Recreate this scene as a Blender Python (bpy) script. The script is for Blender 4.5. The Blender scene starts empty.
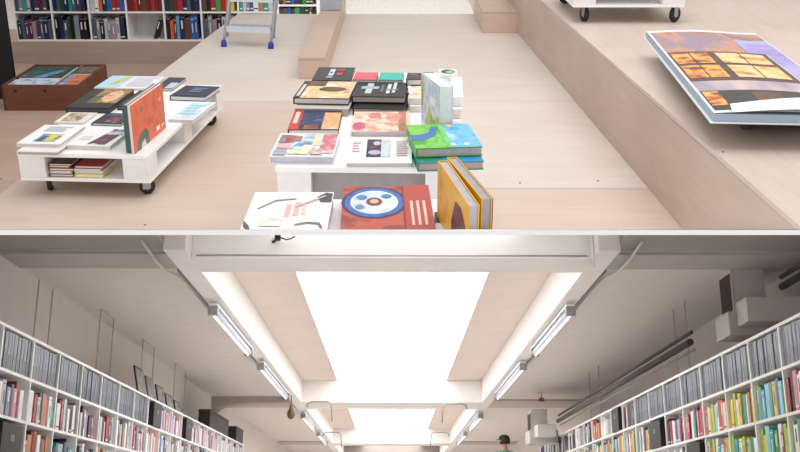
import bpy, bmesh, math, random
from mathutils import Matrix, Vector
R = math.radians
rnd = random.Random(7)
scn = bpy.context.scene
COL = scn.collection

# ------------------------------------------------------------------ camera model
F_PX, CX, CY = 1000.0, 400.0, 226.0
TH_U = math.atan(386 / F_PX)          # how far the camera looks down onto the upper shop floor
TH_L = math.atan(294 / F_PX)          # how far it looks up in the lower hall
EYE = Vector((0, 0, 1.6))
FWD = Vector((0, math.cos(TH_U), -math.sin(TH_U)))
UP = Vector((0, math.sin(TH_U), math.cos(TH_U)))
CAM_L = 0.4                            # eye height over the lower hall's floor
ML = Matrix.Translation(EYE) @ Matrix.Rotation(-(TH_U + TH_L), 4, 'X') @ Matrix.Rotation(R(0.46), 4, 'Z') @ Matrix.Translation((0, 0, -CAM_L))
MLI = ML.inverted()
MU = Matrix.Identity(4)

def ray(px, py):
    return FWD + Vector((1, 0, 0)) * ((px - CX) / F_PX) + UP * ((CY - py) / F_PX)
def P(px, py, z=0.0):                  # pixel -> point on a level plane of the upper shop
    d = ray(px, py)
    return EYE + d * ((z - EYE.z) / d.z)
def PY(px, py, Y):                     # pixel -> point on an upright plane of the upper shop
    d = ray(px, py)
    return EYE + d * (Y / d.y)
def proj(p):
    q = Vector(p) - EYE
    zc = q.dot(FWD)
    return CX + F_PX * q.x / zc, CY - F_PX * q.dot(UP) / zc, zc
def Lray(px, py):
    o = MLI @ EYE
    return o, (MLI.to_3x3() @ ray(px, py))
def Lz(px, py, Z):                     # lower hall: height Z above the eye
    o, d = Lray(px, py)
    return o + d * (Z / d.z)
def Lx(px, py, X):
    o, d = Lray(px, py)
    return o + d * (X / d.x)
def Ly(px, py, Y):
    o, d = Lray(px, py)
    return o + d * (Y / d.y)
def projL(p):
    return proj(ML @ Vector(p))

cam = bpy.data.cameras.new('camera')
co = bpy.data.objects.new('camera', cam)
COL.objects.link(co)
co.location = EYE
co.rotation_euler = (math.pi / 2 - TH_U, 0, 0)
cam.sensor_width = 36
cam.lens = F_PX / 800 * 36
cam.clip_end = 300
scn.camera = co

# ------------------------------------------------------------------ materials
def s2l(c):
    if isinstance(c, str):
        c = c.lstrip('#')
        c = tuple(int(c[i:i + 2], 16) for i in (0, 2, 4))
    out = []
    for v in c:
        v = v / 255
        out.append(v / 12.92 if v <= .04045 else ((v + .055) / 1.055) ** 2.4)
    return (*out, 1)
_m = {}
def mat(c, rough=.5, metal=0., var=.06, scale=30., spec=.4):
    key = ('m', c, rough, metal, var, scale, spec)
    if key in _m: return _m[key]
    m = bpy.data.materials.new('paint_%d' % len(_m)); m.use_nodes = True
    nt = m.node_tree; b = nt.nodes['Principled BSDF']
    col = s2l(c)
    b.inputs['Roughness'].default_value = rough
    b.inputs['Metallic'].default_value = metal
    b.inputs['Specular IOR Level'].default_value = spec
    tc = nt.nodes.new('ShaderNodeTexCoord'); n = nt.nodes.new('ShaderNodeTexNoise')
    n.inputs['Scale'].default_value = scale; n.inputs['Detail'].default_value = 3
    cr = nt.nodes.new('ShaderNodeValToRGB')
    cr.color_ramp.elements[0].position = .3; cr.color_ramp.elements[1].position = .7
    cr.color_ramp.elements[0].color = tuple(max(0, v * (1 - var)) for v in col[:3]) + (1,)
    cr.color_ramp.elements[1].color = tuple(min(1, v * (1 + var)) for v in col[:3]) + (1,)
    nt.links.new(tc.outputs['Object'], n.inputs['Vector']); nt.links.new(n.outputs['Fac'], cr.inputs['Fac'])
    nt.links.new(cr.outputs['Color'], b.inputs['Base Color'])
    _m[key] = m
    return m
def photo(cols, scale=14., rough=.35, seed=0., stretch=(1, 1, 1), detail=3.):
    """a printed picture: patches of several colours"""
    key = ('p', tuple(cols), scale, rough, seed, stretch, detail)
    if key in _m: return _m[key]
    m = bpy.data.materials.new('print_%d' % len(_m)); m.use_nodes = True
    nt = m.node_tree; b = nt.nodes['Principled BSDF']
    b.inputs['Roughness'].default_value = rough
    tc = nt.nodes.new('ShaderNodeTexCoord'); mp = nt.nodes.new('ShaderNodeMapping')
    mp.inputs['Location'].default_value = (seed, seed * .7, seed * .3); mp.inputs['Scale'].default_value = stretch
    n = nt.nodes.new('ShaderNodeTexNoise'); n.inputs['Scale'].default_value = scale; n.inputs['Detail'].default_value = detail
    cr = nt.nodes.new('ShaderNodeValToRGB'); e = cr.color_ramp.elements
    k = len(cols)
    pos = [.33 + .34 * i / max(k - 1, 1) for i in range(k)]
    e[0].position = pos[0]; e[0].color = s2l(cols[0]); e[1].position = pos[-1]; e[1].color = s2l(cols[-1])
    for i in range(1, k - 1):
        x = e.new(pos[i]); x.color = s2l(cols[i])
    nt.links.new(tc.outputs['Object'], mp.inputs['Vector']); nt.links.new(mp.outputs['Vector'], n.inputs['Vector'])
    nt.links.new(n.outputs['Fac'], cr.inputs['Fac']); nt.links.new(cr.outputs['Color'], b.inputs['Base Color'])
    _m[key] = m
    return m
def wood(c, c2, rough=.45, along='x'):
    key = ('w', c, c2, rough, along)
    if key in _m: return _m[key]
    m = bpy.data.materials.new('plywood_%d' % len(_m)); m.use_nodes = True
    nt = m.node_tree; b = nt.nodes['Principled BSDF']; b.inputs['Roughness'].default_value = rough
    b.inputs['Specular IOR Level'].default_value = .35
    tc = nt.nodes.new('ShaderNodeTexCoord'); mp = nt.nodes.new('ShaderNodeMapping')
    mp.inputs['Scale'].default_value = (.7, 6, 6) if along == 'x' else (6, .7, 6)
    n = nt.nodes.new('ShaderNodeTexNoise'); n.inputs['Scale'].default_value = 2.2; n.inputs['Detail'].default_value = 7; n.inputs['Distortion'].default_value = 1.2
    n2 = nt.nodes.new('ShaderNodeTexNoise'); n2.inputs['Scale'].default_value = 1.3; n2.inputs['Detail'].default_value = 2
    mx = nt.nodes.new('ShaderNodeMix'); mx.data_type = 'FLOAT'; mx.inputs[0].default_value = .5
    cr = nt.nodes.new('ShaderNodeValToRGB'); e = cr.color_ramp.elements
    e[0].position = .32; e[0].color = s2l(c2); e[1].position = .68; e[1].color = s2l(c)
    nt.links.new(tc.outputs['Object'], mp.inputs['Vector']); nt.links.new(mp.outputs['Vector'], n.inputs['Vector'])
    nt.links.new(tc.outputs['Object'], n2.inputs['Vector'])
    nt.links.new(n.outputs['Fac'], mx.inputs[2]); nt.links.new(n2.outputs['Fac'], mx.inputs[3])
    nt.links.new(mx.outputs[0], cr.inputs['Fac']); nt.links.new(cr.outputs['Color'], b.inputs['Base Color'])
    bp = nt.nodes.new('ShaderNodeBump'); bp.inputs['Strength'].default_value = .04
    nt.links.new(n.outputs['Fac'], bp.inputs['Height']); nt.links.new(bp.outputs['Normal'], b.inputs['Normal'])
    _m[key] = m
    return m
def glow(c, strength):
    key = ('g', c, strength)
    if key in _m: return _m[key]
    m = bpy.data.materials.new('lit_%d' % len(_m)); m.use_nodes = True
    nt = m.node_tree; b = nt.nodes['Principled BSDF']
    b.inputs['Base Color'].default_value = s2l(c)
    b.inputs['Emission Color'].default_value = s2l(c); b.inputs['Emission Strength'].default_value = strength
    tc = nt.nodes.new('ShaderNodeTexCoord'); n = nt.nodes.new('ShaderNodeTexNoise'); n.inputs['Scale'].default_value = .5
    mr = nt.nodes.new('ShaderNodeMapRange'); mr.inputs['To Min'].default_value = strength * .93; mr.inputs['To Max'].default_value = strength * 1.07
    nt.links.new(tc.outputs['Object'], n.inputs['Vector']); nt.links.new(n.outputs['Fac'], mr.inputs['Value'])
    nt.links.new(mr.outputs['Result'], b.inputs['Emission Strength'])
    _m[key] = m
    return m

WHITE = mat('f4f3f2', .4, var=.02)
WHITEB = mat('ece9e8', .5, var=.03)
PAGES = mat('e6e0d8', .8, var=.05, scale=120)
PAGESW = mat('f0efee', .8, var=.04, scale=120)
PAGESG = mat('b9b2ad', .8, var=.08, scale=120)
BLACK = mat('141416', .45)
RUBBER = mat('26282c', .6)
STEEL = mat('a8adb4', .3, .85)
ALU = mat('b9bec8', .35, .5)

# ------------------------------------------------------------------ mesh building
class MB:
    def __init__(s):
        s.bm = bmesh.new(); s.mats = []
    def mi(s, m):
        if m not in s.mats: s.mats.append(m)
        return s.mats.index(m)
    def _tag(s, faces, m):
        i = s.mi(m)
        for f in faces: f.material_index = i
    def box(s, x0, x1, y0, y1, z0, z1, m, bev=0, rot=None):
        v = [s.bm.verts.new((x, y, z)) for z in (z0, z1) for y in (y0, y1) for x in (x0, x1)]
        fs = [s.bm.faces.new([v[i] for i in q]) for q in ((0, 2, 3, 1), (4, 5, 7, 6), (0, 1, 5, 4), (2, 6, 7, 3), (0, 4, 6, 2), (1, 3, 7, 5))]
        s._tag(fs, m)
        if rot is not None: bmesh.ops.transform(s.bm, matrix=rot, verts=v)
        if bev:
            r = bmesh.ops.bevel(s.bm, geom=list({e for f in fs for e in f.edges}), offset=bev, segments=2, affect='EDGES', profile=.5)
            s._tag(r['faces'], m)
        return s
    def poly(s, pts, m, flip=False):
        v = [s.bm.verts.new(p) for p in pts]
        f = s.bm.faces.new(v[::-1] if flip else v); s._tag([f], m); return s
    def prism(s, pts, z0, z1, m):
        n = len(pts)
        a = [s.bm.verts.new((p[0], p[1], z0)) for p in pts]; b = [s.bm.verts.new((p[0], p[1], z1)) for p in pts]
        fs = [s.bm.faces.new(a[::-1]), s.bm.faces.new(b)]
        for i in range(n):
            j = (i + 1) % n
            fs.append(s.bm.faces.new((a[i], a[j], b[j], b[i])))
        s._tag(fs, m)
        bmesh.ops.recalc_face_normals(s.bm, faces=fs)
        return s
    def hexa(s, c8, m):            # 4 bottom, 4 top corner points
        v = [s.bm.verts.new(p) for p in c8]
        fs = [s.bm.faces.new([v[i] for i in q]) for q in ((3, 2, 1, 0), (4, 5, 6, 7), (0, 1, 5, 4), (1, 2, 6, 5), (2, 3, 7, 6), (3, 0, 4, 7))]
        s._tag(fs, m); bmesh.ops.recalc_face_normals(s.bm, faces=fs); return s
    def tube(s, pts, r, m, seg=8, r1=None):
        pts = [Vector(p) for p in pts]; rings = []
        n = len(pts)
        prev = None
        for i, p in enumerate(pts):
            t = (pts[min(i + 1, n - 1)] - pts[max(i - 1, 0)]).normalized()
            ref = Vector((0, 0, 1)) if abs(t.z) < .9 else Vector((1, 0, 0))
            if prev is not None: ref = prev
            a = (ref - t * ref.dot(t)).normalized(); b = t.cross(a); prev = a
            rr = r if r1 is None else r + (r1 - r) * i / max(n - 1, 1)
            rings.append([s.bm.verts.new(p + (a * math.cos(2 * math.pi * k / seg) + b * math.sin(2 * math.pi * k / seg)) * rr) for k in range(seg)])
        fs = []
        for i in range(n - 1):
            for k in range(seg):
                j = (k + 1) % seg
                fs.append(s.bm.faces.new((rings[i][k], rings[i][j], rings[i + 1][j], rings[i + 1][k])))
        fs.append(s.bm.faces.new(rings[0][::-1])); fs.append(s.bm.faces.new(rings[-1]))
        s._tag(fs, m)
        for f in fs[:-2]: f.smooth = True
        bmesh.ops.recalc_face_normals(s.bm, faces=fs)
        return s
    def lathe(s, prof, m, c=(0, 0, 0), seg=16, rot=None):   # profile [(r,z)]
        rings = []
        allv = []
        for r, z in prof:
            ring = [s.bm.verts.new((c[0] + r * math.cos(2 * math.pi * k / seg), c[1] + r * math.sin(2 * math.pi * k / seg), c[2] + z)) for k in range(seg)]
            rings.append(ring); allv += ring
        fs = []
        for i in range(len(rings) - 1):
            for k in range(seg):
                j = (k + 1) % seg
                fs.append(s.bm.faces.new((rings[i][k], rings[i][j], rings[i + 1][j], rings[i + 1][k])))
        fs.append(s.bm.faces.new(rings[0][::-1])); fs.append(s.bm.faces.new(rings[-1]))
        s._tag(fs, m)
        for f in fs: f.smooth = True
        if rot is not None: bmesh.ops.transform(s.bm, matrix=rot, verts=allv)
        bmesh.ops.recalc_face_normals(s.bm, faces=fs)
        return s
    def build(s, name, parent=None, matrix=None, cut=None, label=None):
        """cut: world matrix of the thing; the mesh then ends where it meets the white ledge"""
        if cut is not None:
            mi = cut.inverted()
            n = (CUT_N.to_4d()); n.w = 0
            no = (mi.to_3x3() @ CUT_N).normalized(); pt = mi @ CUT_P
            bmesh.ops.remove_doubles(s.bm, verts=s.bm.verts, dist=1e-6)
            r = bmesh.ops.bisect_plane(s.bm, geom=s.bm.verts[:] + s.bm.edges[:] + s.bm.faces[:], plane_co=pt, plane_no=no, clear_inner=True)
            ed = [g for g in r['geom_cut'] if isinstance(g, bmesh.types.BMEdge)]
            if ed:
                try: bmesh.ops.holes_fill(s.bm, edges=ed, sides=0)
                except Exception: pass
        me = bpy.data.meshes.new(name); s.bm.to_mesh(me); s.bm.free()
        for m in s.mats: me.materials.append(m)
        o = bpy.data.objects.new(name, me); COL.objects.link(o)
        if parent is not None: o.parent = parent
        if matrix is not None: o.matrix_world = matrix
        if label: o['label'] = label
        return o

EPS_CUT = 230.0
_pl, _pr = ray(0, EPS_CUT), ray(800, EPS_CUT)
CUT_N = _pr.cross(_pl).normalized()
if CUT_N.z < 0: CUT_N = -CUT_N
CUT_P = EYE + CUT_N * .0015

def tag(o, label, cat, group=None):
    o['label'] = label; o['category'] = cat
    if group: o['group'] = group
    return o
def thing(name, label, cat, matrix, group=None):
    o = bpy.data.objects.new(name, None); COL.objects.link(o); o.empty_display_size = .05
    o.matrix_world = matrix
    return tag(o, label, cat, group)
def struct(name, mb, matrix=None, cut=None):
    o = mb.build(name, None, matrix, cut); o['kind'] = 'structure'; return o
def frame_at(o, xdir, zdir=Vector((0, 0, 1))):
    x = xdir.normalized(); y = zdir.cross(x).normalized(); z = x.cross(y)
    m = Matrix((x, y, z)).transposed().to_4x4(); m.translation = o
    return m

# ================================================================== UPPER SHOP
# --- levels
FLOOR_A = wood('d9cec6', 'cdc0b6')
FLOOR_B = wood('d2bfb2', 'c5afa1')
RISER = wood('c3afa3', 'b39d91', along='y')
PLAT = wood('cfc0b5', 'c0afa3', along='y')
STEPW = wood('d2bbab', 'c5ab9a')
Z_LOW = -.5
YF = P(400, 14).y                                 # far edge of the raised floor
def ledge_x(py): return 156 - 1.32 * (py - 76)
Lf, Ln = P(ledge_x(14), 14), P(ledge_x(240), 240)
def edge_at(Y):                                     # x of the raised floor's open edge at depth Y
    return Lf.x + (Ln.x - Lf.x) * (Y - Lf.y) / (Ln.y - Lf.y)
RB0, RB1 = P(520, 36), P(680, 226)
def riser_at(Y): return RB0.x + (RB1.x - RB0.x) * (Y - RB0.y) / (RB1.y - RB0.y)
# platform height from the photographed upper edge of the riser
def plat_height():
    b = P(490 + .826 * 130, 130)
    best = None
    for i in range(200, 800):
        z = i / 1000
        x, y, _ = proj((b.x, b.y, z))
        e = abs(x - (539 + 1.13 * y))
        if best is None or e < best[0]: best = (e, z)
    return best[1]
HP = plat_height()
YJ1, YJ2, XS = P(240, 101).y, P(560, 188).y, 0.05
T = .04
NEARY = P(400, 236).y - .2
def fl(pts, m):
    mb = MB(); mb.prism(pts, -T, 0, m); return struct('floor', mb, None, MU)
fl([(edge_at(YJ1), YJ1), (riser_at(YJ1) + .15, YJ1), (riser_at(YF) + 2, YF), (edge_at(YF), YF)], FLOOR_A)
fl([(XS, YJ2), (riser_at(YJ2) + .1, YJ2), (riser_at(YJ1) + .1, YJ1 - .004), (XS, YJ1 - .004)], FLOOR_A)
fl([(edge_at(NEARY), NEARY), (XS - .004, NEARY), (XS - .004, YJ1 - .004), (edge_at(YJ1), YJ1 - .004)], FLOOR_B)
fl([(XS, NEARY), (riser_at(NEARY) + .1, NEARY), (riser_at(YJ2) + .1, YJ2 - .004), (XS, YJ2 - .004)], FLOOR_B)
# side of the raised floor and the sunken floor left of it
mb = MB(); mb.prism([(edge_at(NEARY) , NEARY), (edge_at(NEARY) + .03, NEARY), (edge_at(YF) + .03, YF), (edge_at(YF), YF)], Z_LOW, -T - .001, RISER)
struct('trim_2', mb, None, MU)
mb = MB(); mb.prism([(-7, 3.2), (edge_at(3.2) + .02, 3.2), (edge_at(YF + 2) + .02, YF + 2), (-7, YF + 2)], Z_LOW - .04, Z_LOW, wood('bfa697', 'ad9384'))
struct('floor', mb, None, MU)
# raised platform on the right: riser + top
mb = MB(); a, b = (riser_at(1.6), 1.6), (riser_at(YF), YF)
mb.prism([a, (a[0] + .02, a[1]), (b[0] + .02, b[1]), b], 0.001, HP - .022, RISER)
struct('wall_platform', mb, None, MU)
mb = MB(); mb.prism([(a[0] - .006, a[1]), (6, a[1]), (6, YF + .6), (b[0] - .006, b[1] + .6)], HP - .02, HP, PLAT)
struct('floor', mb, None, MU)
# back wall and the dark pier
mb = MB(); mb.box(-7, 7, 12.2, 12.4, -1.2, 4, mat('d7d2cc', .8)); struct('wall_back', mb)
mb = MB(); mb.box(-4.6, PY(14.5, 60, 8.55).x, 8.5, 8.54, Z_LOW, 3, mat('0d0c0e', .7), .01); struct('wall_pier', mb)
# plinth under the bookcase
YS = 10.02
pz = PY(90, 41, YS).z
mb = MB(); mb.box(-5, edge_at(YS) + .25, YS - .02, YS + .3, Z_LOW, pz - .002, wood('b9a69b', 'a99488'), .003); struct('trim_3', mb)
# screws in the sheets: small dark heads
for i, (px, py) in enumerate(((520, 183), (598, 181), (723, 152), (145, 225), (1, 179))):
    z = HP if i == 2 else 0
    c = P(px, py, z)
    mb = MB(); mb.lathe([(.006, 0), (.006, .0015), (.004, .002)], mat('4a3c34', .6), (c.x, c.y, z), 10)
    o = mb.build('screw_head'); tag(o, ['dark screw head in pale plywood near sheet joint, first of two', 'dark screw head in pale plywood near riser foot', 'dark screw head near the front edge of raised platform', 'dark screw head in plywood before the white pallet trolley', 'dark screw head beside the white pallet trolley front corner'][i], 'screw', None)

# --- the white ledge between the two spaces
mb = MB()
def rp(px, py, zc): return EYE + ray(px, py) * zc
mb.hexa([rp(-400, 235, 1.95), rp(1200, 235, 1.95), rp(1000, 235, 8.1), rp(-200, 235, 8.1), rp(-400, 230, 1.95), rp(1200, 230, 1.95), rp(1000, 230, 8.1), rp(-200, 230, 8.1)], mat('ffffff', .5, var=.0))
struct('trim_1', mb)

# --- wooden steps
def block(label, FLb, FRb, top_px, depth, extra=None):
    p, q = P(*FLb), P(*FRb)
    m = frame_at(p, q - p); w = (q - p).length
    best = min((abs(proj((p.x, p.y, z / 1000))[1] - top_px), z / 1000) for z in range(50, 500))[1]
    mb = MB()
    r = thing('wooden_step', label, 'step', m)
    mb.box(0, w, 0, .02, 0.001, best - .021, STEPW, .002).build('front_panel', r)
    MB().box(0, w, 0, depth, best - .02, best, wood('c6afa0', 'b9a192'), .002).build('tread', r)
    MB().box(0, .02, .021, depth, 0.001, best - .021, STEPW, .001).build('side_panel', r)
    MB().box(w - .02, w, .021, depth, 0.001, best - .021, STEPW, .001).build('side_panel', r)
    return r, m, w, best
lb, lbm, lbw, lbh = block('low pale plywood block left of the walkway, dark books in front of it', (299, 79), (325.5, 79), 57.5, 2.9)
block('pale plywood step set against the riser of the raised platform', (482, 33), (518, 33), 11.5, 2.2)
mm = lbm @ Matrix.Translation((0, 2.1, lbh + .001))
r = thing('storage_box', 'blue-grey box at the far end of the low plywood block', 'box', mm)
MB().box(.0, lbw, 0, .3, 0, .12, mat('a9afb9', .5), .006).build('tray', r)
MB().box(-.006, lbw + .006, -.006, .306, .121, .16, mat('b7bcc6', .5), .006).build('lid', r)

# --- books
def patches(mb, art, T_, z0):
    """printed areas on a cover; T_ maps (u,v,h) to local coordinates"""
    for i, a in enumerate(art):
        h = z0 + .0006 + .0003 * i
        m = a[-1] if not isinstance(a[-1], (str, tuple, list)) else (mat(a[-1], .35, var=.04) if isinstance(a[-1], str) else photo(a[-1], seed=i * 1.7 + z0))
        if a[0] == 'r':
            u0, v0, u1, v1 = a[1:5]
            pts = [(u0, v0), (u1, v0), (u1, v1), (u0, v1)]
        elif a[0] == 'e':
            cu, cv, ru, rv = a[1:5]
            pts = [(cu + ru * math.cos(2 * math.pi * k / 32), cv + rv * math.sin(2 * math.pi * k / 32)) for k in range(32)]
        else:
            pts = a[1]
        mb.poly([T_(u, v, h) for u, v in pts], m)
def flat_book(label, FL, FR, BL, z0, t, cover, art=(), pages=PAGES, cut=False, name='book', group=None, spine='l', depth=None):
    zt = z0 + t
    fl_, fr_, bl_ = P(*FL, zt), P(*FR, zt), P(*BL, zt)
    m = frame_at(fl_, fr_ - fl_); w = (fr_ - fl_).length
    d = (m.inverted().to_3x3() @ (bl_ - fl_)).y if depth is None else depth
    m = Matrix.Translation((0, 0, z0 + .0005 - zt)) @ m
    return book_at(label, m, w, d, t - .001, cover, art, pages, cut, name, group, spine)
def book_at(label, m, w, d, t, cover, art=(), pages=PAGES, cut=False, name='book', group=None, spine='l'):
    r = thing(name, label, 'book', m, group)
    cv = mat(cover, .35, var=.04) if isinstance(cover, str) else cover
    b = min(.003, t * .15)
    c = m if cut else None
    mb = MB()
    mb.box(0, w, 0, d, 0, b, cv); mb.box(0, w, 0, d, t - b, t, cv)
    x0, x1 = (0, .004) if spine == 'l' else (w - .004, w)
    mb.box(x0, x1, 0, d, b, t - b, cv)
    patches(mb, art, lambda u, v, h: (u * w, v * d, t + h), 0)
    mb.build('cover', r, None, c)
    pa, pb = (.005, w - .003) if spine == 'l' else (.003, w - .005)
    MB().box(pa, pb, .003, d - .003, b + .0002, t - b - .0002, pages).build('page_block', r, None, c)
    return r
def stand_book(label, m, t, d, h, cover, art=(), pages=PAGESW, cut=False, side='l', spine='back', group=None, spinecol=None):
    """upright: thickness along x, depth along y (0 = near), height along z"""
    r = thing('book', label, 'book', m, group)
    cv = mat(cover, .35, var=.04); b = min(.003, t * .12); c = m if cut else None
    sc = mat(spinecol, .4) if spinecol else cv
    mb = MB()
    mb.box(0, b, 0, d, 0, h, cv); mb.box(t - b, t, 0, d, 0, h, cv)
    y0, y1 = (d - .004, d) if spine == 'back' else (0, .004)
    mb.box(b, t - b, y0, y1, 0, h, sc)
    if side == 'l': patches(mb, art, lambda u, v, hh: (-hh, (1 - u) * d, v * h), 0)
    else: patches(mb, art, lambda u, v, hh: (t + hh, u * d, v * h), 0)
    mb.build('cover', r, None, c)
    pa, pb = (.003, d - .005) if spine == 'back' else (.005, d - .003)
    MB().box(b + .0003, t - b - .0003, pa, pb, .003, h - .003, pages).build('page_block', r, None, c)
    return r

# --- tables in the walkway (low pallet-like display tables)
ZT = .6
def table(label, FL, FR, back_y, z, cut):
    p, q = P(*FL, z), P(*FR, z)
    m = frame_at(p, q - p); w = (q - p).length
    b = P(FL[0] + (FL[1] - back_y) * .3, back_y, z)
    d = (m.inverted() @ b).y
    m = Matrix.Translation((0, 0, -z)) @ m
    r = thing('display_table', label, 'table', m)
    c = m
    MB().box(0, w, 0, d, z - .018, z, WHITE, .002).build('tabletop', r, None, c)
    e = w * .19
    MB().box(.005, e, .006, d - .006, 0.001, z - .019, WHITEB).build('side_cabinet', r, None, c)
    MB().box(w - e, w - .005, .006, d - .006, 0.001, z - .019, WHITEB).build('side_cabinet', r, None, c)
    MB().box(e + .001, w - e - .001, .05, .07, 0.001, z - .019, mat('9f9b9a', .6)).build('back_panel', r, None, c)
    return m, w, d
tm, tw, td = table('white display table in the walkway covered with two columns of art books', (275, 167), (461, 169), 72, ZT, True)
# near table, of which only the book-covered top reaches into view
p, q = P(262, 206, ZT), P(470, 206, ZT)
m = Matrix.Translation((0, 0, -ZT)) @ frame_at(p, q - p); w = (q - p).length
nt_ = thing('display_table', 'second white display table, nearer, hidden under white and red books', 'table', m @ Matrix.Translation((0, -.6, 0)))
mc = m @ Matrix.Translation((0, -.6, 0))
MB().box(0.01, w, 0.2, .66, ZT - .025, ZT, WHITE, .002).build('tabletop', nt_, None, mc)
MB().box(0.02, w - .01, .62, .645, ZT - .12, ZT - .026, WHITEB).build('apron', nt_, None, mc)

def lines(u0, u1, v0, v1, n, col, jit=.25, seed=1):
    rr = random.Random(seed); out = []
    for i in range(n):
        v = v1 - (v1 - v0) * i / n
        out.append(('r', u0, v - (v1 - v0) / n * .55, u1 - (u1 - u0) * rr.random() * jit, v, col))
    return out
mmp = .0034
# front row, left column
flat_book('paperback with a bright photo collage cover, at the front left corner of the white table', (269, 156), (333.5, 156.5), (277, 133), ZT, .027, 'e9e4e6',
    [('r', .04, .55, .3, .92, ('3b3a3c', '8d7f80', 'd7c9c6')), ('r', .14, .62, .4, .86, ('b32e2c', '8a8684', '4b4444')), ('r', .42, .5, .6, .95, ('8fb5cf', 'cfe0ea', '5e6c74')), ('r', .62, .45, .72, .95, ('efe6cf', 'd8c89e')),
     ('r', .74, .12, .97, .95, ('d9a3ad', 'c45b6e', 'efd5d9')), ('r', .05, .28, .26, .52, ('d67f93', 'eec1cb', 'b0566c')), ('p', [(.26, .28), (.36, .55), (.5, .6), (.42, .35)], ('2f6fb3', '7fb1dd', 'e8eef0')), ('p', [(.25, .08), (.35, .36), (.66, .42), (.58, .06)], ('b9cf9a', 'e6ecd2', '8fae68')),
     ('r', .04, .03, .24, .22, ('7d93a8', 'a9bac7')), ('r', .62, .05, .8, .28, ('7c3a4b', 'e3d2c8', '3b2a2e'))], mat('c9cad6', .8))
flat_book('book with a red spine panel and a blue night photograph, behind the collage paperback', (287.5, 129.5), (338, 129.5), (293.6, 110), ZT, .02, '2a2b3b',
    [('r', 0, 0, .2, 1, 'c8302f'), ('r', .05, .3, .14, .9, 'e9c9c4'), ('r', .2, .15, .72, 1, ('11131e', '27407d', '10142a', '3a5aa0')), ('r', .66, .0, 1, .85, ('e6cfa9', 'd99a63', 'f0dfc2')), ('r', .3, .0, .6, .2, ('b0602f', '30201f'))])
flat_book('book with plain grey page edges, lower of the two under the sunset cover', (294.5, 108), (348.5, 109), (301.5, 91), ZT, .03, 'c7c1bd', pages=PAGESG)
flat_book('book with a golden sunset cover and dark lettered band, topmost of its pile', (293, 97.5), (348.5, 98.5), (300, 81), ZT + .031, .027, '2b2220',
    [('r', .12, 0, 1, 1, ('c98a4b', 'efd7b2', 'e2b06f', 'f3e6cf')), ('r', 0, 0, .12, 1, '1d1a1c'), ('r', .03, .1, .09, .8, 'cfc8c3'), ('e', .62, .52, .25, .14, ('3b2418', '7c4a24')), ('r', .12, .7, .45, 1, ('2b2320', '6b5034'))], mat('cfcac6', .8))
flat_book('thick book with grey pages, at the back left of the table under a navy book', (313.5, 84), (347, 84.5), (317, 73), ZT, .04, '2a2a30', pages=PAGESG)
flat_book('navy book with white and red title marks, at the back left of the table', (311.5, 80), (350, 80.4), (316, 67), ZT + .041, .018, '1f2836',
    [('r', .36, .35, .5, .85, 'c4cad2'), ('r', .38, .55, .46, .62, '1f2836'), ('r', .58, .35, .74, .6, 'b0303c'), ('r', .56, .65, .76, .85, '8f2b38'), ('r', .34, .15, .5, .28, '9aa3ae')])
# second column
flat_book('black book, lower of the two under the black and white figures cover', (352.5, 108), (405, 109), (354.5, 92), ZT, .028, '17171b', pages=mat('a99f99', .8), depth=.27)
flat_book('black book with white upright figures on its cover, topmost of its pile', (351.5, 96), (405, 96.8), (354, 80), ZT + .029, .027, '14171d',
    [('r', .22, .2, .34, .9, 'c3c9cf'), ('r', .12, .5, .46, .68, 'aab2bb'), ('r', .5, .3, .56, .8, '5c646e'), ('r', .62, .2, .69, .85, 'd5dade'), ('r', .73, .25, .79, .95, 'd5dade'), ('r', .6, .4, .84, .5, '77808a')], mat('b9aca4', .8), depth=.25)
flat_book('thick black book under the pink-red one, at the back of the table', (353, 81.2), (376, 81.5), (354.5, 75), ZT, .046, '2c2b30', pages=PAGESG, depth=.13)
flat_book('plain pink-red book at the back of the table beside a teal one', (352.5, 79.4), (376, 79.7), (354, 71), ZT + .047, .02, 'd4566a', depth=.14)
flat_book('thick grey book under the teal one, at the back of the table', (379, 81.3), (403, 81.6), (381, 75), ZT, .046, '3a3d42', pages=PAGESG, depth=.13)
flat_book('plain teal book at the back of the table beside a pink-red one', (378, 79.5), (402.5, 79.8), (380, 71), ZT + .047, .02, '2fb4a4', depth=.14)
flat_book('cream paperback pile base beneath the white and orange patterned book', (409.5, 106), (421, 106.2), (409, 88), ZT, .026, 'e8e0d6')
flat_book('white book with orange blotches, left of the upright map book', (408, 98), (421.5, 98.2), (408.5, 81), ZT + .027, .024, 'efece8',
    [('r', .0, .05, 1, .55, ('f0e9df', 'e9c58f', 'efe9e2', 'd9b0a0')), ('r', .1, .6, .9, .95, ('eeeeee', 'c7d3da', 'f6f6f6'))])
flat_book('small navy book with a red mark, at the back of the table', (406, 79), (421, 79.2), (406, 70), ZT + .052, .028, '1d2438', [('r', .3, .3, .8, .5, '8e2f3c'), ('r', .2, .65, .7, .8, '6b7386')], depth=.12)
flat_book('pale pink and cream flower cover book, middle of the table', (351, 131.5), (410.5, 131.5), (356.5, 111.5), ZT, .02, 'e8cdb8',
    [('r', .02, .02, .8, .98, ('ecc9a9', 'e9dccb', 'd98f7c', 'efe2d2')), ('e', .12, .25, .11, .2, ('d66f8d', 'c23f6d', 'eab2c0')), ('e', .38, .78, .12, .14, ('c75a60', 'd99a86')), ('r', .8, .02, .93, .98, ('c86a5c', 'b98a6c')), ('e', .72, .7, .14, .2, ('d37474', 'e8a99a')), ('e', .86, .25, .07, .13, ('8d6a4a', 'b9845c'))], mat('c7c8da', .8))
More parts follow.
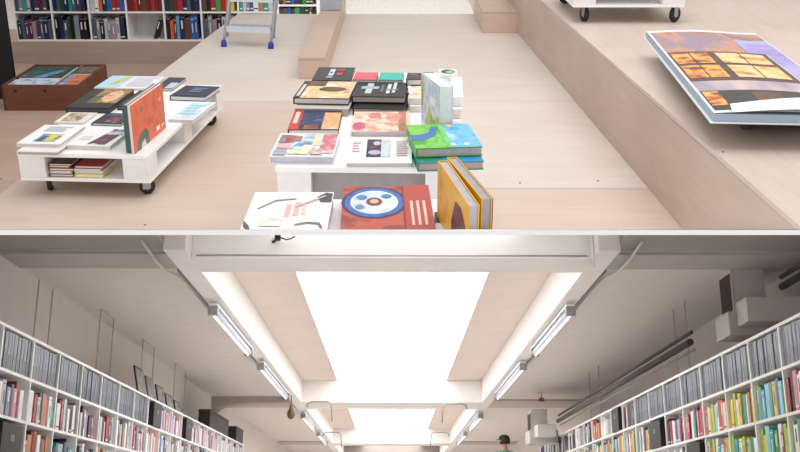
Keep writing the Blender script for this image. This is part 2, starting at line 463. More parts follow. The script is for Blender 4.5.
flat_book('white book with a dark photograph on its cover, at the table front', (346, 162.5), (412, 162.5), (350.5, 137.5), ZT, .02, 'f3f3f4',
    [('r', .29, .2, .52, .92, ('0f1020', '232455', '0d0d18', '6d4c6e')), ('e', .45, .75, .06, .08, 'c9c4c6'), ('e', .42, .38, .1, .09, 'b7b6c8'), ('r', .53, .2, .68, .92, ('9fb3c4', 'd3dde4', '7d8ea0'))] + lines(.76, .96, .2, .85, 7, 'd3bcc0') + lines(.06, .2, .35, .8, 4, 'ead5d5'), mat('c9beb9', .8))
# right column
flat_book('green and teal book, lower of the pair at the right front corner of the table', (417.5, 163), (484, 161), (416, 141), ZT, .03, '2c8a7c', [('r', .4, 0, 1, 1, '2d8fd0')], mat('a99b96', .8))
flat_book('green and blue map cover book with a winding river, topmost of the right front pair', (416, 148.5), (482.7, 146.5), (415, 125), ZT + .031, .032, '35a52f',
    [('r', 0, 0, .52, 1, ('4fb83a', '7fd04f', '3aa034')), ('r', .52, 0, 1, 1, ('2f9fe0', '7cc7f0', '46aee6', 'a9dbf5')), ('p', [(0, .3), (.2, .34), (.38, .5), (.46, .85), (.38, .9), (.3, .65), (.15, .55), (0, .55)], '3f6fb8'), ('r', .48, 0, .56, 1, ('57c05a', '8fd98a')), ('e', .78, .12, .04, .06, 'e8eef0'), ('e', .66, .9, .05, .08, 'd9c98f'), ('e', .58, .1, .05, .06, 'c9e0c0')], mat('b9aaa4', .8))

for i, (lab, a) in enumerate((('white book at the base of the pile behind the upright map book', ()), ('white book with pink page edges, in the middle of its pile', ()), ('white book with a printed cover, topmost of the pile behind the upright map book', 1))):
    y = 121 - 12.2 * i
    flat_book(lab, (452.5 - .2 * i, y), (460.5 + 1.5 * i, y + .1), (450, y - 20), ZT + .037 * i, .036, 'eeeeec', [('r', .1, .1, .95, .65, ('eef0f0', 'd9e4ea', 'f2dfd6', 'f5f5f5')), ('r', .2, .7, .8, .95, ('dfe6e6', 'cfdfd6'))] if a else [], (PAGESW, mat('ecd3cd', .8), PAGESW)[i])
flat_book('white book with a green oval picture, at the very back of the right pile', (440, 75), (457.5, 75), (441.5, 69), ZT + .06, .03, 'e9ebe8', [('e', .5, .55, .42, .38, ('27623d', '6fae6a', '1f3b2c')), ('e', .55, .5, .2, .15, 'a9c9a8')])
# upright map book in front of that pile, standing on the table just behind the river-map pair
Yb = P(440, 125, ZT + .063).y + .012
a0 = PY(440, 86.5, Yb); zt = a0.z
a1 = P(421.5, 72.5, zt); a2 = P(450.5, 83.5, zt)
yv = (a1 - a0); yv.z = 0
x_ = Vector((yv.y, -yv.x, 0)).normalized()
m = frame_at(Vector((a0.x, a0.y, ZT + .0005)), x_)
stand_book('thick white book standing upright with a blue and green map on its side', m, abs((a2 - a0).dot(x_)), yv.length, zt - ZT, 'dfe6ea',
    [('r', 0, .0, 1, 1, ('dfe8ee', 'b3cbe0', 'e8eef2', '9fbcd8')), ('p', [(.2, .0), (.95, .0), (.98, .45), (.7, .3), (.45, .5), (.3, .2)], ('8db04a', 'b9cf72', '6f9a3c')), ('r', .02, .4, .12, .95, ('d6e4c0', '9fc06a')), ('r', .5, .55, .8, .7, 'f3f5f6')], mat('e6e4e0', .8), spine='back', spinecol='6f9fc9')

# --- front pile, cut off by the ledge
flat_book('white book with pencil sketch cover, in front of the table beside the red one', (239, 232), (326.5, 232), (257, 192), ZT, .05, 'f3f1ee',
    [('p', [(.86, .72), (.99, .72), (.99, .96), (.9, .98), (.8, .86)], ('2f3032', '4a4b4d')), ('r', .45, .35, .52, .68, 'e7b9b6'), ('r', .55, .38, .62, .72, 'e7b9b6'), ('r', .65, .4, .7, .72, 'ecc9c4'),
     ('p', [(.1, .55), (.3, .78), (.55, .82), (.55, .795), (.31, .75), (.12, .54)], '8d8783'), ('p', [(.55, .6), (.9, .9), (.92, .87), (.58, .58)], 'c9b3b3'), ('r', .2, .12, .45, .32, ('dfe6ea', 'efe7dd', 'cfd3d6')), ('p', [(.02, .12), (.0, .25), (.08, .14), (.12, .02), (.1, .02)], '55565a'), ('p', [(.6, .16), (.75, .22), (.9, .2), (.95, .08), (.92, .08), (.88, .17), (.75, .19), (.62, .14)], ('a07c62', '5b5048'))], mat('d9e2ee', .8), cut=True)
flat_book('red book with a large blue and white disc on its cover, before the table', (340, 232), (436, 231), (350, 186.5), ZT, .045, 'a8392c',
    [('r', .0, .0, .68, 1, ('b23f2f', 'c4553a', '8f2c26')), ('e', .36, .62, .37, .36, '1f2c6b'), ('e', .36, .62, .335, .33, ('2d4f9a', '3d6fb6', '253c86')), ('e', .36, .62, .27, .265, 'dfe8ef'), ('e', .36, .62, .25, .245, ('e6eef3', 'cfdce6', '9ec0d6')),
     ('e', .22, .72, .06, .06, '4f86b8'), ('e', .5, .74, .06, .05, '3f7fae'), ('e', .2, .5, .05, .05, '6a8fb5'), ('e', .36, .62, .09, .09, '7a3a34'), ('e', .36, .62, .05, .05, 'd6b9a0'), ('r', .69, 0, 1, 1, 'b8443c'), ('r', .685, 0, .7, 1, '8f2f2a')]
    + [('r', .76 + .07 * k, .1, .79 + .07 * k, .62, 'e8c9bf') for k in range(3)], PAGES, cut=True)
flat_book('small book with black cover strip between the red disc book and yellow books', (436, 232), (446, 232), (433.5, 212), ZT, .04, 'e9e7e6', [('r', 0, .45, 1, 1, '2a2a2c')], cut=True)
ZY = ZT + .2
for k, (n, f, rr, lab) in enumerate((((468.5, 206), (438, 161), (479, 204), 'yellow book standing upright with a dark photo on its side, first of the pair'), ((481.5, 199), (447, 157.5), (490.5, 195.5), 'yellow book standing upright with a black back cover, behind its twin'))):
    a0, a1, a2 = P(*n, ZY), P(*f, ZY), P(*rr, ZY)
    yv = a1 - a0; x_ = Vector((yv.y, -yv.x, 0)).normalized()
    m = frame_at(Vector((a0.x, a0.y, ZT + .0005)), x_)
    t_ = (a2 - a0).dot(x_)
    art = [('r', 0, 0, 1, 1, ('d9a12a', 'e0ac35', 'c98f22')), ('p', [(.5, 0), (.5, .5), (.62, .82), (.8, .84), (1, .6), (1, 0)], ('241820', '5b2b3a', '15131a')), ('e', .8, .12, .15, .3, '3b3d46'), ('e', .8, .12, .12, .25, 'cfd6e0')] if k == 0 else []
    stand_book(lab, m, t_ * .97, yv.length, ZY - ZT, 'e2b02c' if k == 0 else 'e0ac30', art, mat('b9b4bd', .8) if k == 0 else mat('a8a4ad', .8), cut=True, spine='back')
    top = mat('efe2bd', .8)
    if k == 1:
        o = MB().box(t_ * .97, t_ * .97 + .002, 0, yv.length * .8, 0, ZY - ZT - .001, BLACK).build('back_cover', [x for x in bpy.data.objects if x.get('label') == lab][0], None, m, 'black back cover')

# --- pallet trolleys
def caster(parent, x, y, ztop, yaw, r=.03):
    mb = MB(); Rz = Matrix.Translation((x, y, 0)) @ Matrix.Rotation(yaw, 4, 'Z')
    mb.box(-.03, .03, -.03, .03, ztop - .006, ztop - .0005, STEEL, rot=Rz)
    mb.box(-.017, -.013, -.02, .02, r * .8, ztop - .006, STEEL, rot=Rz); mb.box(.013, .017, -.02, .02, r * .8, ztop - .006, STEEL, rot=Rz)
    c = mb.build('caster', parent)
    w = MB(); rot = Rz @ Matrix.Translation((0, .008, r + .0006)) @ Matrix.Rotation(math.pi / 2, 4, 'Y')
    w.lathe([(r * .4, -.012), (r * .93, -.012), (r, -.008), (r, .008), (r * .93, .012), (r * .4, .012)], RUBBER, (0, 0, 0), 20, rot)
    w.lathe([(r * .38, -.0125), (r * .38, .0125)], mat('c9ccd0', .4), (0, 0, 0), 12, rot)
    w.build('wheel', c)
def trolley(label, m, w, d, zb, th, wheel_r=.033):
    r = thing('pallet_trolley', label, 'trolley', m)
    MB().box(0, w, 0, d, zb + th - .02, zb + th, WHITE, .002).build('top_board', r)
    MB().box(0, w, 0, d, zb, zb + .016, WHITE, .002).build('bottom_board', r)
    bw = w * .2
    for x in (0.001, w - bw - .001):
        for y in (0.001, d * .43, d - .131):
            MB().box(x, x + bw, y, y + .13, zb + .0165, zb + th - .0205, WHITEB, .001).build('corner_block', r)
    mid = MB().box(bw * 1.02, w - bw * 1.02, d * .5, d * .5 + .015, zb + .0165, zb + th - .0205, mat('c3c2c4', .6)).build('divider', r)
    for x, y, a in ((.1, .09, .3), (w - .05, .07, -.9), (.1, d - .1, 1.2), (w - .06, d - .12, -1.1)):
        caster(r, x, y, zb, a, wheel_r)
    return r
ZP = .217
p, q = P(17, 152.6, ZP), P(148, 155.5, ZP)
tm_ = frame_at(p, q - p); tw_ = (q - p).length; td_ = (tm_.inverted() @ P(214, 92, ZP)).y + .17
tm_ = Matrix.Translation((0, 0, -ZP)) @ tm_
trolley('white pallet trolley on black casters, loaded with art books, before the brown crate', tm_, tw_, td_, .078, ZP - .078, .038)
fb = flat_book
fb('white paperback with a blue and yellow chart, topmost at the trolley front corner', (16.5, 143), (60, 144), (40, 124.5), ZP + .0215, .017, 'f0f0ee', [('r', .3, .1, .8, .5, ('3f78b0', 'd6d36a', '2f4f7c', 'e9eef0')), ('r', .35, .12, .5, .4, '2d5d9c'), ('r', .55, .2, .7, .42, 'd9cf58')] + lines(.2, .8, .6, .9, 3, 'b9c4cc'), mat('cfc8c0', .8))
fb('white paperback lower of two at the trolley front corner', (16.5, 151), (57.5, 152), (38, 132), ZP, .021, 'e6e4e1', pages=mat('b5a79c', .8))
fb('white paperback with a dark red and black photograph, at the trolley front edge', (67, 144.6), (110, 145.8), (87, 127.5), ZP, .026, 'efeff0', [('p', [(.42, .05), (.85, .05), (.95, .95), (.62, .95)], ('1a1a2a', '7c2338', '26314f', 'e6e6ea')), ('r', .7, .6, .98, .95, ('c9d0d6', '3b4560', 'e0e4e8')), ('r', .1, .3, .35, .5, 'cfd6db')], mat('d6cdbf', .8))
fb('small book with a brown street photograph, second row of the trolley', (54, 122), (84, 122.5), (66, 112), ZP, .012, 'e3dfd8', [('r', .15, .1, .75, .9, ('5b4634', 'a58a6c', 'd8c9b2', '2f2a26'))])
fb('small dark book with a pink cover picture, second row of the trolley', (91, 123), (121, 124), (99, 112.5), ZP, .014, '1d2330', [('r', .35, .1, .8, .65, ('b23a5c', '3a2030', 'd9879c')), ('r', .1, .7, .9, .9, '46506a')])
fb('large black art book with a golden portrait on its cover', (65.5, 107.5), (109, 108.2), (87, 88.5), ZP, .03, '191513', [('r', .3, .25, 1, 1, ('7a5a30', 'b88f58', '4a3a20', 'd2b48c')), ('e', .72, .6, .2, .3, ('d9a878', 'e6c09a', 'b07a4c')), ('r', 0, 0, 1, .18, '141212'), ('r', .32, .3, .5, .6, ('5f6a3a', '37401f'))], mat('4a4a50', .8))
fb('black book with a grey stripe, between the golden portrait book and upright orange one', (117, 106), (141, 106.6), (132, 90), ZP, .024, '1a1b1d', [('p', [(.4, .3), (.55, .3), (.75, .9), (.62, .9)], '73787c'), ('r', .05, .1, .2, .4, '3c3f42')], mat('6d6a68', .8))
fb('pale blue and white magazine with a yellow figure, at the back of the trolley', (94, 87.5), (150, 88.5), (106, 75.5), ZP, .016, 'e9ebef', [('r', 0, 0, .42, 1, ('8fcbe8', 'bfe2f0', 'a6d6ea')), ('p', [(.15, .2), (.3, .3), (.42, .85), (.3, .9), (.2, .5)], ('d9cf5c', 'b8c468'))] + lines(.5, .95, .1, .9, 5, 'd9d4e4'))
fb('navy and white book with a red corner, behind the upright orange book', (154, 88), (172, 88.4), (160, 77), ZP, .018, '22304f', [('r', .55, 0, 1, .5, ('d9dde6', 'b0bccf')), ('r', 0, 0, .3, .3, 'c0503a')])
fb('dark navy book with fine pale lettering, at the far corner of the trolley', (169.5, 95.6), (205, 97), (181, 85), ZP, .028, '14233c', lines(.35, .75, .35, .8, 3, '5f86a8') + [('r', .1, .1, .6, .2, '2a456a')], mat('d9d9dc', .8))
fb('pale blue and white book near the far corner caster of the trolley', (168, 119), (193, 120), (172, 100.5), ZP, .018, 'dfe9ec', [('r', .1, .1, .9, .9, ('e4eff2', 'b7dbe2', 'f0f4f5'))] + lines(.15, .8, .2, .8, 4, 'a3cdd6'), mat('dcd3d0', .8))
# two big books standing upright on the trolley
def upright_pair():
    zb = ZP
    n0 = P(135, 154.3, zb); f0 = P(166, 128, zb)
    yv = f0 - n0; x_ = Vector((yv.y, -yv.x, 0)).normalized()
    h = PY(132.5, 106, n0.y).z - zb
    m = frame_at(n0 + Vector((0, 0, .0005)) - x_ * .016, x_)
    stand_book('large orange book standing upright with a dark green arch on its cover', m, .016, yv.length, h, 'd5562f',
               [('r', 0, 0, 1, 1, ('cf522c', 'dc6338', 'c84a28')), ('p', [(.08, 0), (.1, .14), (.2, .3), (.36, .36), (.44, .26), (.46, .0)], ('2c4a34', '3f6b48', '1f3528')), ('p', [(.2, 0), (.22, .1), (.32, .16), (.36, 0)], 'd9cfc0'), ('e', .3, .78, .05, .06, 'a56a58'), ('e', .86, .72, .04, .05, 'e0a58c'), ('r', .68, .1, .8, .2, 'e5d9d0'), ('r', .84, .12, .94, .18, 'd9b9a8')], PAGESW, side='r', spine='near', spinecol='d9d6d6')
    m2 = frame_at(n0 + Vector((0, 0, .0005)) - x_ * .047 + yv.normalized() * .015, x_)
    stand_book('large dark green book standing upright behind the orange one', m2, .028, yv.length * .98, h * .99, '2f5d55', [], PAGESG, side='r', spine='near')
upright_pair()
# books lying inside the trolley's front opening
zi = .078 + .0165
inv = tm_
def inside(x, y, z, w, d, t, c, lab, pg=PAGES):
    book_at(lab, tm_ @ Matrix.Translation((x, y, z + .0006)), w, d, t - .001, c, (), pg, group='paperbacks inside the trolley')
x0 = tw_ * .2 + .008
for i, (c, t, wd) in enumerate((('8f2f2c', .013, .118), ('e3ddd4', .016, .11), ('7c3b30', .014, .12), ('c98a3c', .012, .1), ('5a2f2a', .01, .115))):
    inside(x0, .02 + .006 * (i % 2), zi + sum((.013, .016, .014, .012, .01)[:i]), wd, .2, t, c, ['dark red paperback at the bottom of the left pile inside the trolley', 'cream paperback second from the bottom in the left pile inside the trolley', 'brown-red paperback in the middle of the left pile inside the trolley', 'tan paperback second from the top in the left pile inside the trolley', 'dark brown paperback topmost of the left pile inside the trolley'][i])
for i, (c, t, wd) in enumerate((('e0c92f', .018, .14), ('e8e4de', .014, .138), ('b9c0c9', .012, .13), ('b03034', .012, .14))):
    inside(x0 + .126, .015 + .007 * (i % 2), zi + sum((.018, .014, .012, .012)[:i]), wd, .2, t, c, ['yellow paperback at the bottom of the right pile inside the trolley', 'white paperback above the yellow one inside the trolley', 'grey-blue paperback in the right pile inside the trolley', 'red paperback topmost of the right pile inside the trolley'][i])

# second trolley, up on the platform
zb2 = HP + .11
p, q = P(573, 7.5, zb2), P(685, 7.5, zb2)
m = frame_at(p, q - p); w2 = (q - p).length
m = Matrix.Translation((0, 0, -zb2 + HP)) @ m
trolley('white pallet trolley standing up on the raised plywood platform', m, w2, 1.0, .11, .16, .052)

# --- crate with magazines on the sunken floor
p, q = P(5, 110.7, Z_LOW), P(82, 110.7, Z_LOW)
m = frame_at(p, q - p); cw = (q - p).length
ch = min((abs(proj((p.x + .2, p.y, Z_LOW + z / 1000))[1] - 85), z / 1000) for z in range(50, 600))[1]
cd = (m.inverted() @ P(76, 63, Z_LOW + ch)).y * .94
CR = wood('7a4a35', '5c3426')
CRD = mat('4c2c20', .6)
r = thing('wooden_crate', 'open brown wooden crate full of magazines, beside the dark pier', 'crate', m @ Matrix.Translation((0, 0, .0008)))
MB().box(0, cw, 0, .018, 0, ch, CR, .003).build('front_panel', r)
MB().box(0, cw, cd - .018, cd, 0, ch, CR, .003).build('back_panel', r)
MB().box(0, .018, .0185, cd - .0185, 0, ch, CR, .003).build('side_panel', r)
MB().box(cw - .018, cw, .0185, cd - .0185, 0, ch, CR, .003).build('side_panel', r)
MB().box(.0185, cw - .0185, .0185, cd - .0185, .002, .016, CRD).build('bottom_panel', r)
MB().box(cw * .66, cw * .66 + .012, .0185, cd - .0185, .0165, ch - .005, mat('9a7a68', .6)).build('divider', r)
MB().box(-.001, .012, -.003, 0, .0, ch, CRD).build('corner_strip', r)
for u in (.17, .55):
    MB().lathe([(.012, 0), (.012, .004), (.006, .006)], mat('3b2620', .4, .4), (0, 0, 0), 12, Matrix.Translation((cw * u, -.0005, ch * .78)) @ Matrix.Rotation(math.pi / 2, 4, 'X')).build('latch', r)
xi0 = .022; wi = cw * .66 - .026
mg = lambda lab, x, y, z, w, d, t, c, art=(): book_at(lab, m @ Matrix.Translation((x, y, z)), w, d, t, c, art, PAGESW, name='magazine', group='magazines in the crate')
mg('thick white magazine pile base filling the left bay of the crate', xi0, .03, .018, wi, cd - .06, ch - .053, 'd9d6d3')
zc_ = ch - .034
mg('white magazine with a dark green and blue cover, in the left bay of the crate', xi0 + .0, .024, zc_, wi - .004, cd * .3, .02, 'e6e8ec', [('r', 0, .25, 1, 1, ('7fa0c4', 'dfe6ee', '3c6a9a'))])
mg('dark green magazine at the back of the left bay of the crate', xi0 + .01, cd * .36, zc_, wi - .03, cd * .58, .03, '1f3a30', [('r', .05, .05, .95, .95, ('16261f', '2f5d48', '1c3a3a', '4f7a5a')), ('p', [(.3, 0), (.6, .0), (.9, .6), (.7, .6)], ('2f6fae', '7fb0d8'))])
xr = cw * .66 + .016; wr = cw - .02 - xr
mg('thick grey magazine pile base in the narrow right bay of the crate', xr, .03, .018, wr, cd - .06, ch - .053, 'bdb8b4')
mg('orange magazine with blue edge, in the narrow right bay of the crate', xr, .03, zc_, wr, cd * .5, .022, 'd86a3a', [('r', 0, 0, .25, 1, ('3f78b8', '9fc0dc')), ('r', .3, .1, .9, .9, ('d8643a', 'e08a5c', 'a8482a'))])
mg('grey-green magazine at the back of the right bay of the crate', xr, cd * .56, zc_, wr, cd * .36, .03, '3b4a40', [('r', .1, .1, .9, .9, ('2a332e', '8a6a58', '51645a'))])

# --- small step ladder
Lfo, Rfo = P(224, 46.5), P(271, 48.5)
m = frame_at(Lfo, Rfo - Lfo); lw = (Rfo - Lfo).length
r = thing('step_ladder', 'small silver step ladder with blue feet standing before the bookcase', 'ladder', m)
Hh = 1.15; lean = .42
rails = []
for s_, xb, xt in ((0, 0, .07), (1, lw, lw - .05 + .09)):
    MB().tube([(xb, 0, .03), (xt, lean, Hh)], .0125, ALU, 10).build('rail', r)
    o = MB().lathe([(.024, .001), (.026, .01), (.02, .05), (.014, .055)], mat('2f3aa8', .4), (xb, 0, 0), 12).build('foot', r); o['label'] = 'blue rubber foot'
    rf = m.inverted() @ (P(227.5, 36) if s_ == 0 else P(274, 38))
    MB().tube([(rf.x, rf.y, .02), (xt, max(lean + .03, .3), Hh - .02)], .008, ALU, 8).build('rear_leg', r)
    MB().lathe([(.011, .001), (.011, .02)], mat('8d93a0', .4), (rf.x, rf.y, 0), 10).build('foot', r)
for zt_ in (.165, .4, .63, .87):
    k = zt_ / Hh
    xa, xb = .07 * k + .013, lw + .04 * k - .013
    mb = MB(); mb.box(xa, xb, lean * k - .04, lean * k + .1, zt_ - .012, zt_, mat('c4ccd6', .35, .3), .002); mb.box(xa, xb, lean * k - .045, lean * k - .04, zt_ - .045, zt_ + .002, mat('d3dae2', .35, .3))
    for k2 in range(4): mb.box(xa + .01, xb - .01, lean * k - .02 + .028 * k2, lean * k - .014 + .028 * k2, zt_, zt_ + .002, mat('aab2bd', .4, .3))
    mb.build('tread', r)

# --- bookcase at the back of the upper shop
COLS = {'dark red': '6e1f22', 'crimson': 'a32a2e', 'orange': 'd2643a', 'navy': '1f2a4a', 'blue': '2f5fa8', 'sky blue': '5f9fd0', 'dark green': '1f4a33', 'green': '3f9a4a', 'black': '17171a', 'grey': '8b8d92', 'pale grey': 'c3c5c9',
        'white': 'ecebea', 'cream': 'e3d8c3', 'brown': '5e4030', 'purple': '4c3a62', 'mauve': 'a58aa6', 'pink': 'd9879a', 'yellow': 'e2c23a', 'teal': '2f9a9a', 'tan': 'b0835c', 'slate': '4d5b6e', 'lime': '9fc04a', 'aqua': '7fd0d0'}
_bm = {}
def spine_mesh(cname, style):
    key = (cname, style)
    if key in _bm: return _bm[key]
    mb = MB(); c = mat(COLS[cname], .4, var=.12, scale=3)
    b = .1
    mb.box(0, b, 0, 1, 0, 1, c); mb.box(1 - b, 1, 0, 1, 0, 1, c)
    # rounded spine
    n = 6; pts = [(.5 - .5 * math.cos(math.pi * i / n), -.012 * math.sin(math.pi * i / n) + .001) for i in range(n + 1)]
    mb.prism(pts + [(1 - b, .03), (b, .03)], 0, 1, c)
    mb.box(b + .01, 1 - b - .01, .031, .985, .015, .985, PAGES)
    lt = mat('e9e6df' if cname not in ('white', 'cream', 'pale grey', 'yellow') else '54504c', .5)
    if style == 1: mb.box(.35, .65, -.0155, -.0125, .5, .88, lt)
    if style == 2: mb.box(.4, .6, -.0155, -.0125, .3, .7, lt); mb.box(.12, .88, -.0145, -.0115, .88, .9, lt)
    if style == 3: mb.box(.1, .9, -.014, -.011, .08, .14, lt)
    me = bpy.data.meshes.new('spine'); mb.bm.to_mesh(me); mb.bm.free()
    for x in mb.mats: me.materials.append(x)
    _bm[key] = me
    return me
PENDING = []
def shelf_book(matrix, cname, t, d, h, label, group, name='book', tilt=0.):
    PENDING.append((matrix @ Matrix.Rotation(tilt, 4, 'Y') @ Matrix.Diagonal((t, d, h, 1)), spine_mesh(cname, rnd.choice((0, 0, 0, 1, 2, 3))), label, group, name))
def shown_area(mw):
    pts = [proj(mw @ Vector(v)) for v in ((0, 0, 0), (1, 0, 0), (0, 0, 1), (1, 0, 1))]
    xs = [min(800, max(0, p[0])) for p in pts]
    lo, hi = (0, 230) if mw.translation.y < 12 and pts[0][1] < 233 else (235, 452)
    ys = [min(hi, max(lo, p[1])) for p in pts]
    return (max(xs) - min(xs)) * (max(ys) - min(ys)) * (2.5 if hi == 230 else 1)
def place_books(most):
    rows = sorted(((shown_area(r[0]), i, r) for i, r in enumerate(PENDING)), key=lambda x: (-x[0], x[1]))
    rows = [r for r in rows if r[0] > 3]
    for _a, _i, (mw, me, label, group, name) in rows[:most]:
        o = bpy.data.objects.new(name, me); COL.objects.link(o); o.matrix_world = mw
        tag(o, label, 'book', group)
    rest = rows[most:]
    if rest:
        bm = bmesh.new(); mats = []
        for _a, _i, (mw, me, *_r) in rest:
            n0 = len(bm.faces)
            tmp = me.copy(); tmp.transform(mw); bm.from_mesh(tmp); bpy.data.meshes.remove(tmp)
            bm.faces.ensure_lookup_table()
            for f in bm.faces[n0:]:
                m_ = me.materials[f.material_index]
                if m_ not in mats: mats.append(m_)
                f.material_index = mats.index(m_)
        me = bpy.data.meshes.new('distant_books'); bm.to_mesh(me); bm.free()
        for m_ in mats: me.materials.append(m_)
        o = bpy.data.objects.new('distant_books', me); COL.objects.link(o)
        tag(o, 'many small books filling the farther compartments of the wall bookcases', 'books'); o['kind'] = 'stuff'
    print('BOOKS', len(PENDING), len(rows))
ORD = ['first', 'second', 'third', 'fourth', 'fifth', 'sixth', 'seventh', 'eighth', 'ninth', 'tenth', 'eleventh', 'twelfth', 'thirteenth', 'fourteenth', 'fifteenth', 'sixteenth', 'seventeenth', 'eighteenth', 'nineteenth', 'twentieth', 'twenty-first', 'twenty-second']
def fill(base, width, hmax, depth, palette, place, group, tmin, tmax, gap_end=0., frm='from its left side', hmin=.62, full=True, name='book'):
    """a row of upright books along local +x"""
    x = .004; i = 0
    while True:
        t = rnd.uniform(tmin, tmax)
        if x + t > width - .004 - gap_end or i > 21: break
        c = palette[i % len(palette)] if full else rnd.choice(palette)
        h = hmax * rnd.uniform(hmin, .93); d = depth * rnd.uniform(.72, .95)
        shelf_book(base @ Matrix.Translation((x, rnd.uniform(.012, .03) + (depth * .0), .0012)), c, t - .0016, d * .8, h, ' '.join(f'{c} book, {ORD[i]} {frm} {place}'.split()), group, name)
        x += t; i += 1
    return x
def bookcase(label, m, colw, ncols, rows, rh, depth, zbase, board=.016, group=None):
    """local x along the wall, y into the wall, z up"""
    r = thing('bookcase', label, 'bookcase', m, group)
    W = colw * ncols; H = rh * rows
    h = board / 2
    for x in (0, W - h): MB().box(x, x + h, 0, depth, zbase - h, zbase + H + h, WHITE).build('side_panel', r)
    for c in range(1, ncols): MB().box(c * colw - h, c * colw + h, .002, depth, zbase, zbase + H, WHITE).build('divider', r)
    for k in range(rows + 1): MB().box(h + .0005, W - h - .0005, .001, depth - .001, zbase + k * rh - h, zbase + k * rh + h, WHITE).build('shelf_board', r)
    MB().box(.001, W - .001, depth + .0002, depth + .006, zbase - h, zbase + H + h, mat('cfcfd1', .6)).build('back_panel', r)
    return r
zA, zB_ = PY(90, 40.5, YS).z, PY(90, 12.5, YS).z
rhu = zB_ - zA
xL = PY(15, 20, YS).x; xD = [PY(v, 20, YS).x for v in (15, 48.5, 86.5, 124, 162, 200, 238, 276)]
cwu = (xD[-1] - xD[0]) / 7
bookcase('white grid bookcase along the back wall of the upper shop, on a plywood plinth', Matrix.Translation((xL, YS, 0)), cwu, 7, 3, rhu, .28, zA)
row1 = [['navy', 'slate', 'purple', 'dark red', 'mauve', 'purple', 'slate'], ['black', 'navy', 'slate', 'dark green', 'black', 'grey', 'black'], ['slate', 'grey', 'navy', 'pale grey', 'grey', 'mauve', 'pale grey', 'navy'], None, ['black', 'orange', 'brown', 'sky blue', 'navy', 'brown', 'blue', 'blue'], ['slate', 'grey', 'mauve', 'black', 'pale grey'], ['grey', 'slate', 'tan', 'black', 'pale grey']]
row2 = [['slate', 'grey', 'teal', 'pale grey', 'navy', 'purple', 'dark red'], ['navy', 'slate', 'dark green', 'navy', 'teal', 'slate', 'purple'], ['pale grey', 'white', 'orange', 'navy', 'blue', 'crimson', 'crimson', 'blue'], ['dark red', 'dark red', 'crimson', 'dark red', 'brown', 'dark red', 'crimson'], ['navy', 'dark green', 'dark red', 'crimson', 'navy', 'slate', 'black'], ['brown', 'black', 'crimson', 'green', 'crimson', 'orange', 'yellow', 'crimson'], ['teal', 'pale grey', 'grey', 'blue', 'white', 'tan']]
cn = ['end compartment by the dark pier', 'second compartment from the pier', 'third compartment from the pier', 'fourth compartment from the pier', 'compartment before the crate gap', 'compartment beside the step ladder', 'compartment behind the step ladder']
cn[4] = 'fifth compartment from the pier'
for ri, rows in enumerate((row1, row2)):
    for k, pal in enumerate(rows):
        b = Matrix.Translation((xL + k * cwu + .009, YS, zA + ri * rhu + .0085))
        if pal is None:
            shelf_book(b @ Matrix.Translation((cwu - .135, .03, .0115)), 'black', .03, .17, .2, 'black book leaning alone in the nearly empty white compartment', None, tilt=.32)
            continue
        if ri == 0 and k >= 6: continue
        fill(b, cwu - .018, rhu - .02, .28, pal, f"in the {'lower' if ri == 0 else 'upper'} row, {cn[k]}", f"books in the {'lower' if ri == 0 else 'upper'} row of the back bookcase, {cn[k]}", .03, .052, hmin=.66 if ri == 0 else .85, frm='')
# lying dark folder on top of the small grey books beside the ladder
# the farther unit beside it
Y2 = 10.9
z5 = PY(298, 5.5, Y2).z
x2, x3 = PY(277.5, 8, Y2).x, PY(317.5, 8, Y2).x
bookcase('narrow white bookcase farther back, between the ladder and the plywood block', Matrix.Translation((x2, Y2, 0)), (x3 - x2), 1, 3, .29, .28, z5 - .29, .02)
cwx = x3 - x2
fill(Matrix.Translation((x2 + .011, Y2, z5 + .0105)), cwx - .022, .27, .28, ['brown', 'tan', 'navy', 'blue', 'purple', 'dark green', 'green', 'dark green'], 'in upper row of narrow farther bookcase', 'books in the narrow farther bookcase, upper row', .035, .05, hmin=.8, frm='')
fill(Matrix.Translation((x2 + .011, Y2, z5 - .29 + .0105)), cwx - .022, .27, .28, ['brown', 'slate', 'blue', 'purple', 'green', 'dark green', 'dark green'], 'in lower row of narrow farther bookcase', 'books in the narrow farther bookcase, lower row', .035, .055, hmin=.86, frm='')
mb = MB(); mb.box(x2 - .05, x3 + .05, Y2 - .01, Y2 + .29, Z_LOW, z5 - .29 - .012, RISER); struct('trim_4', mb)

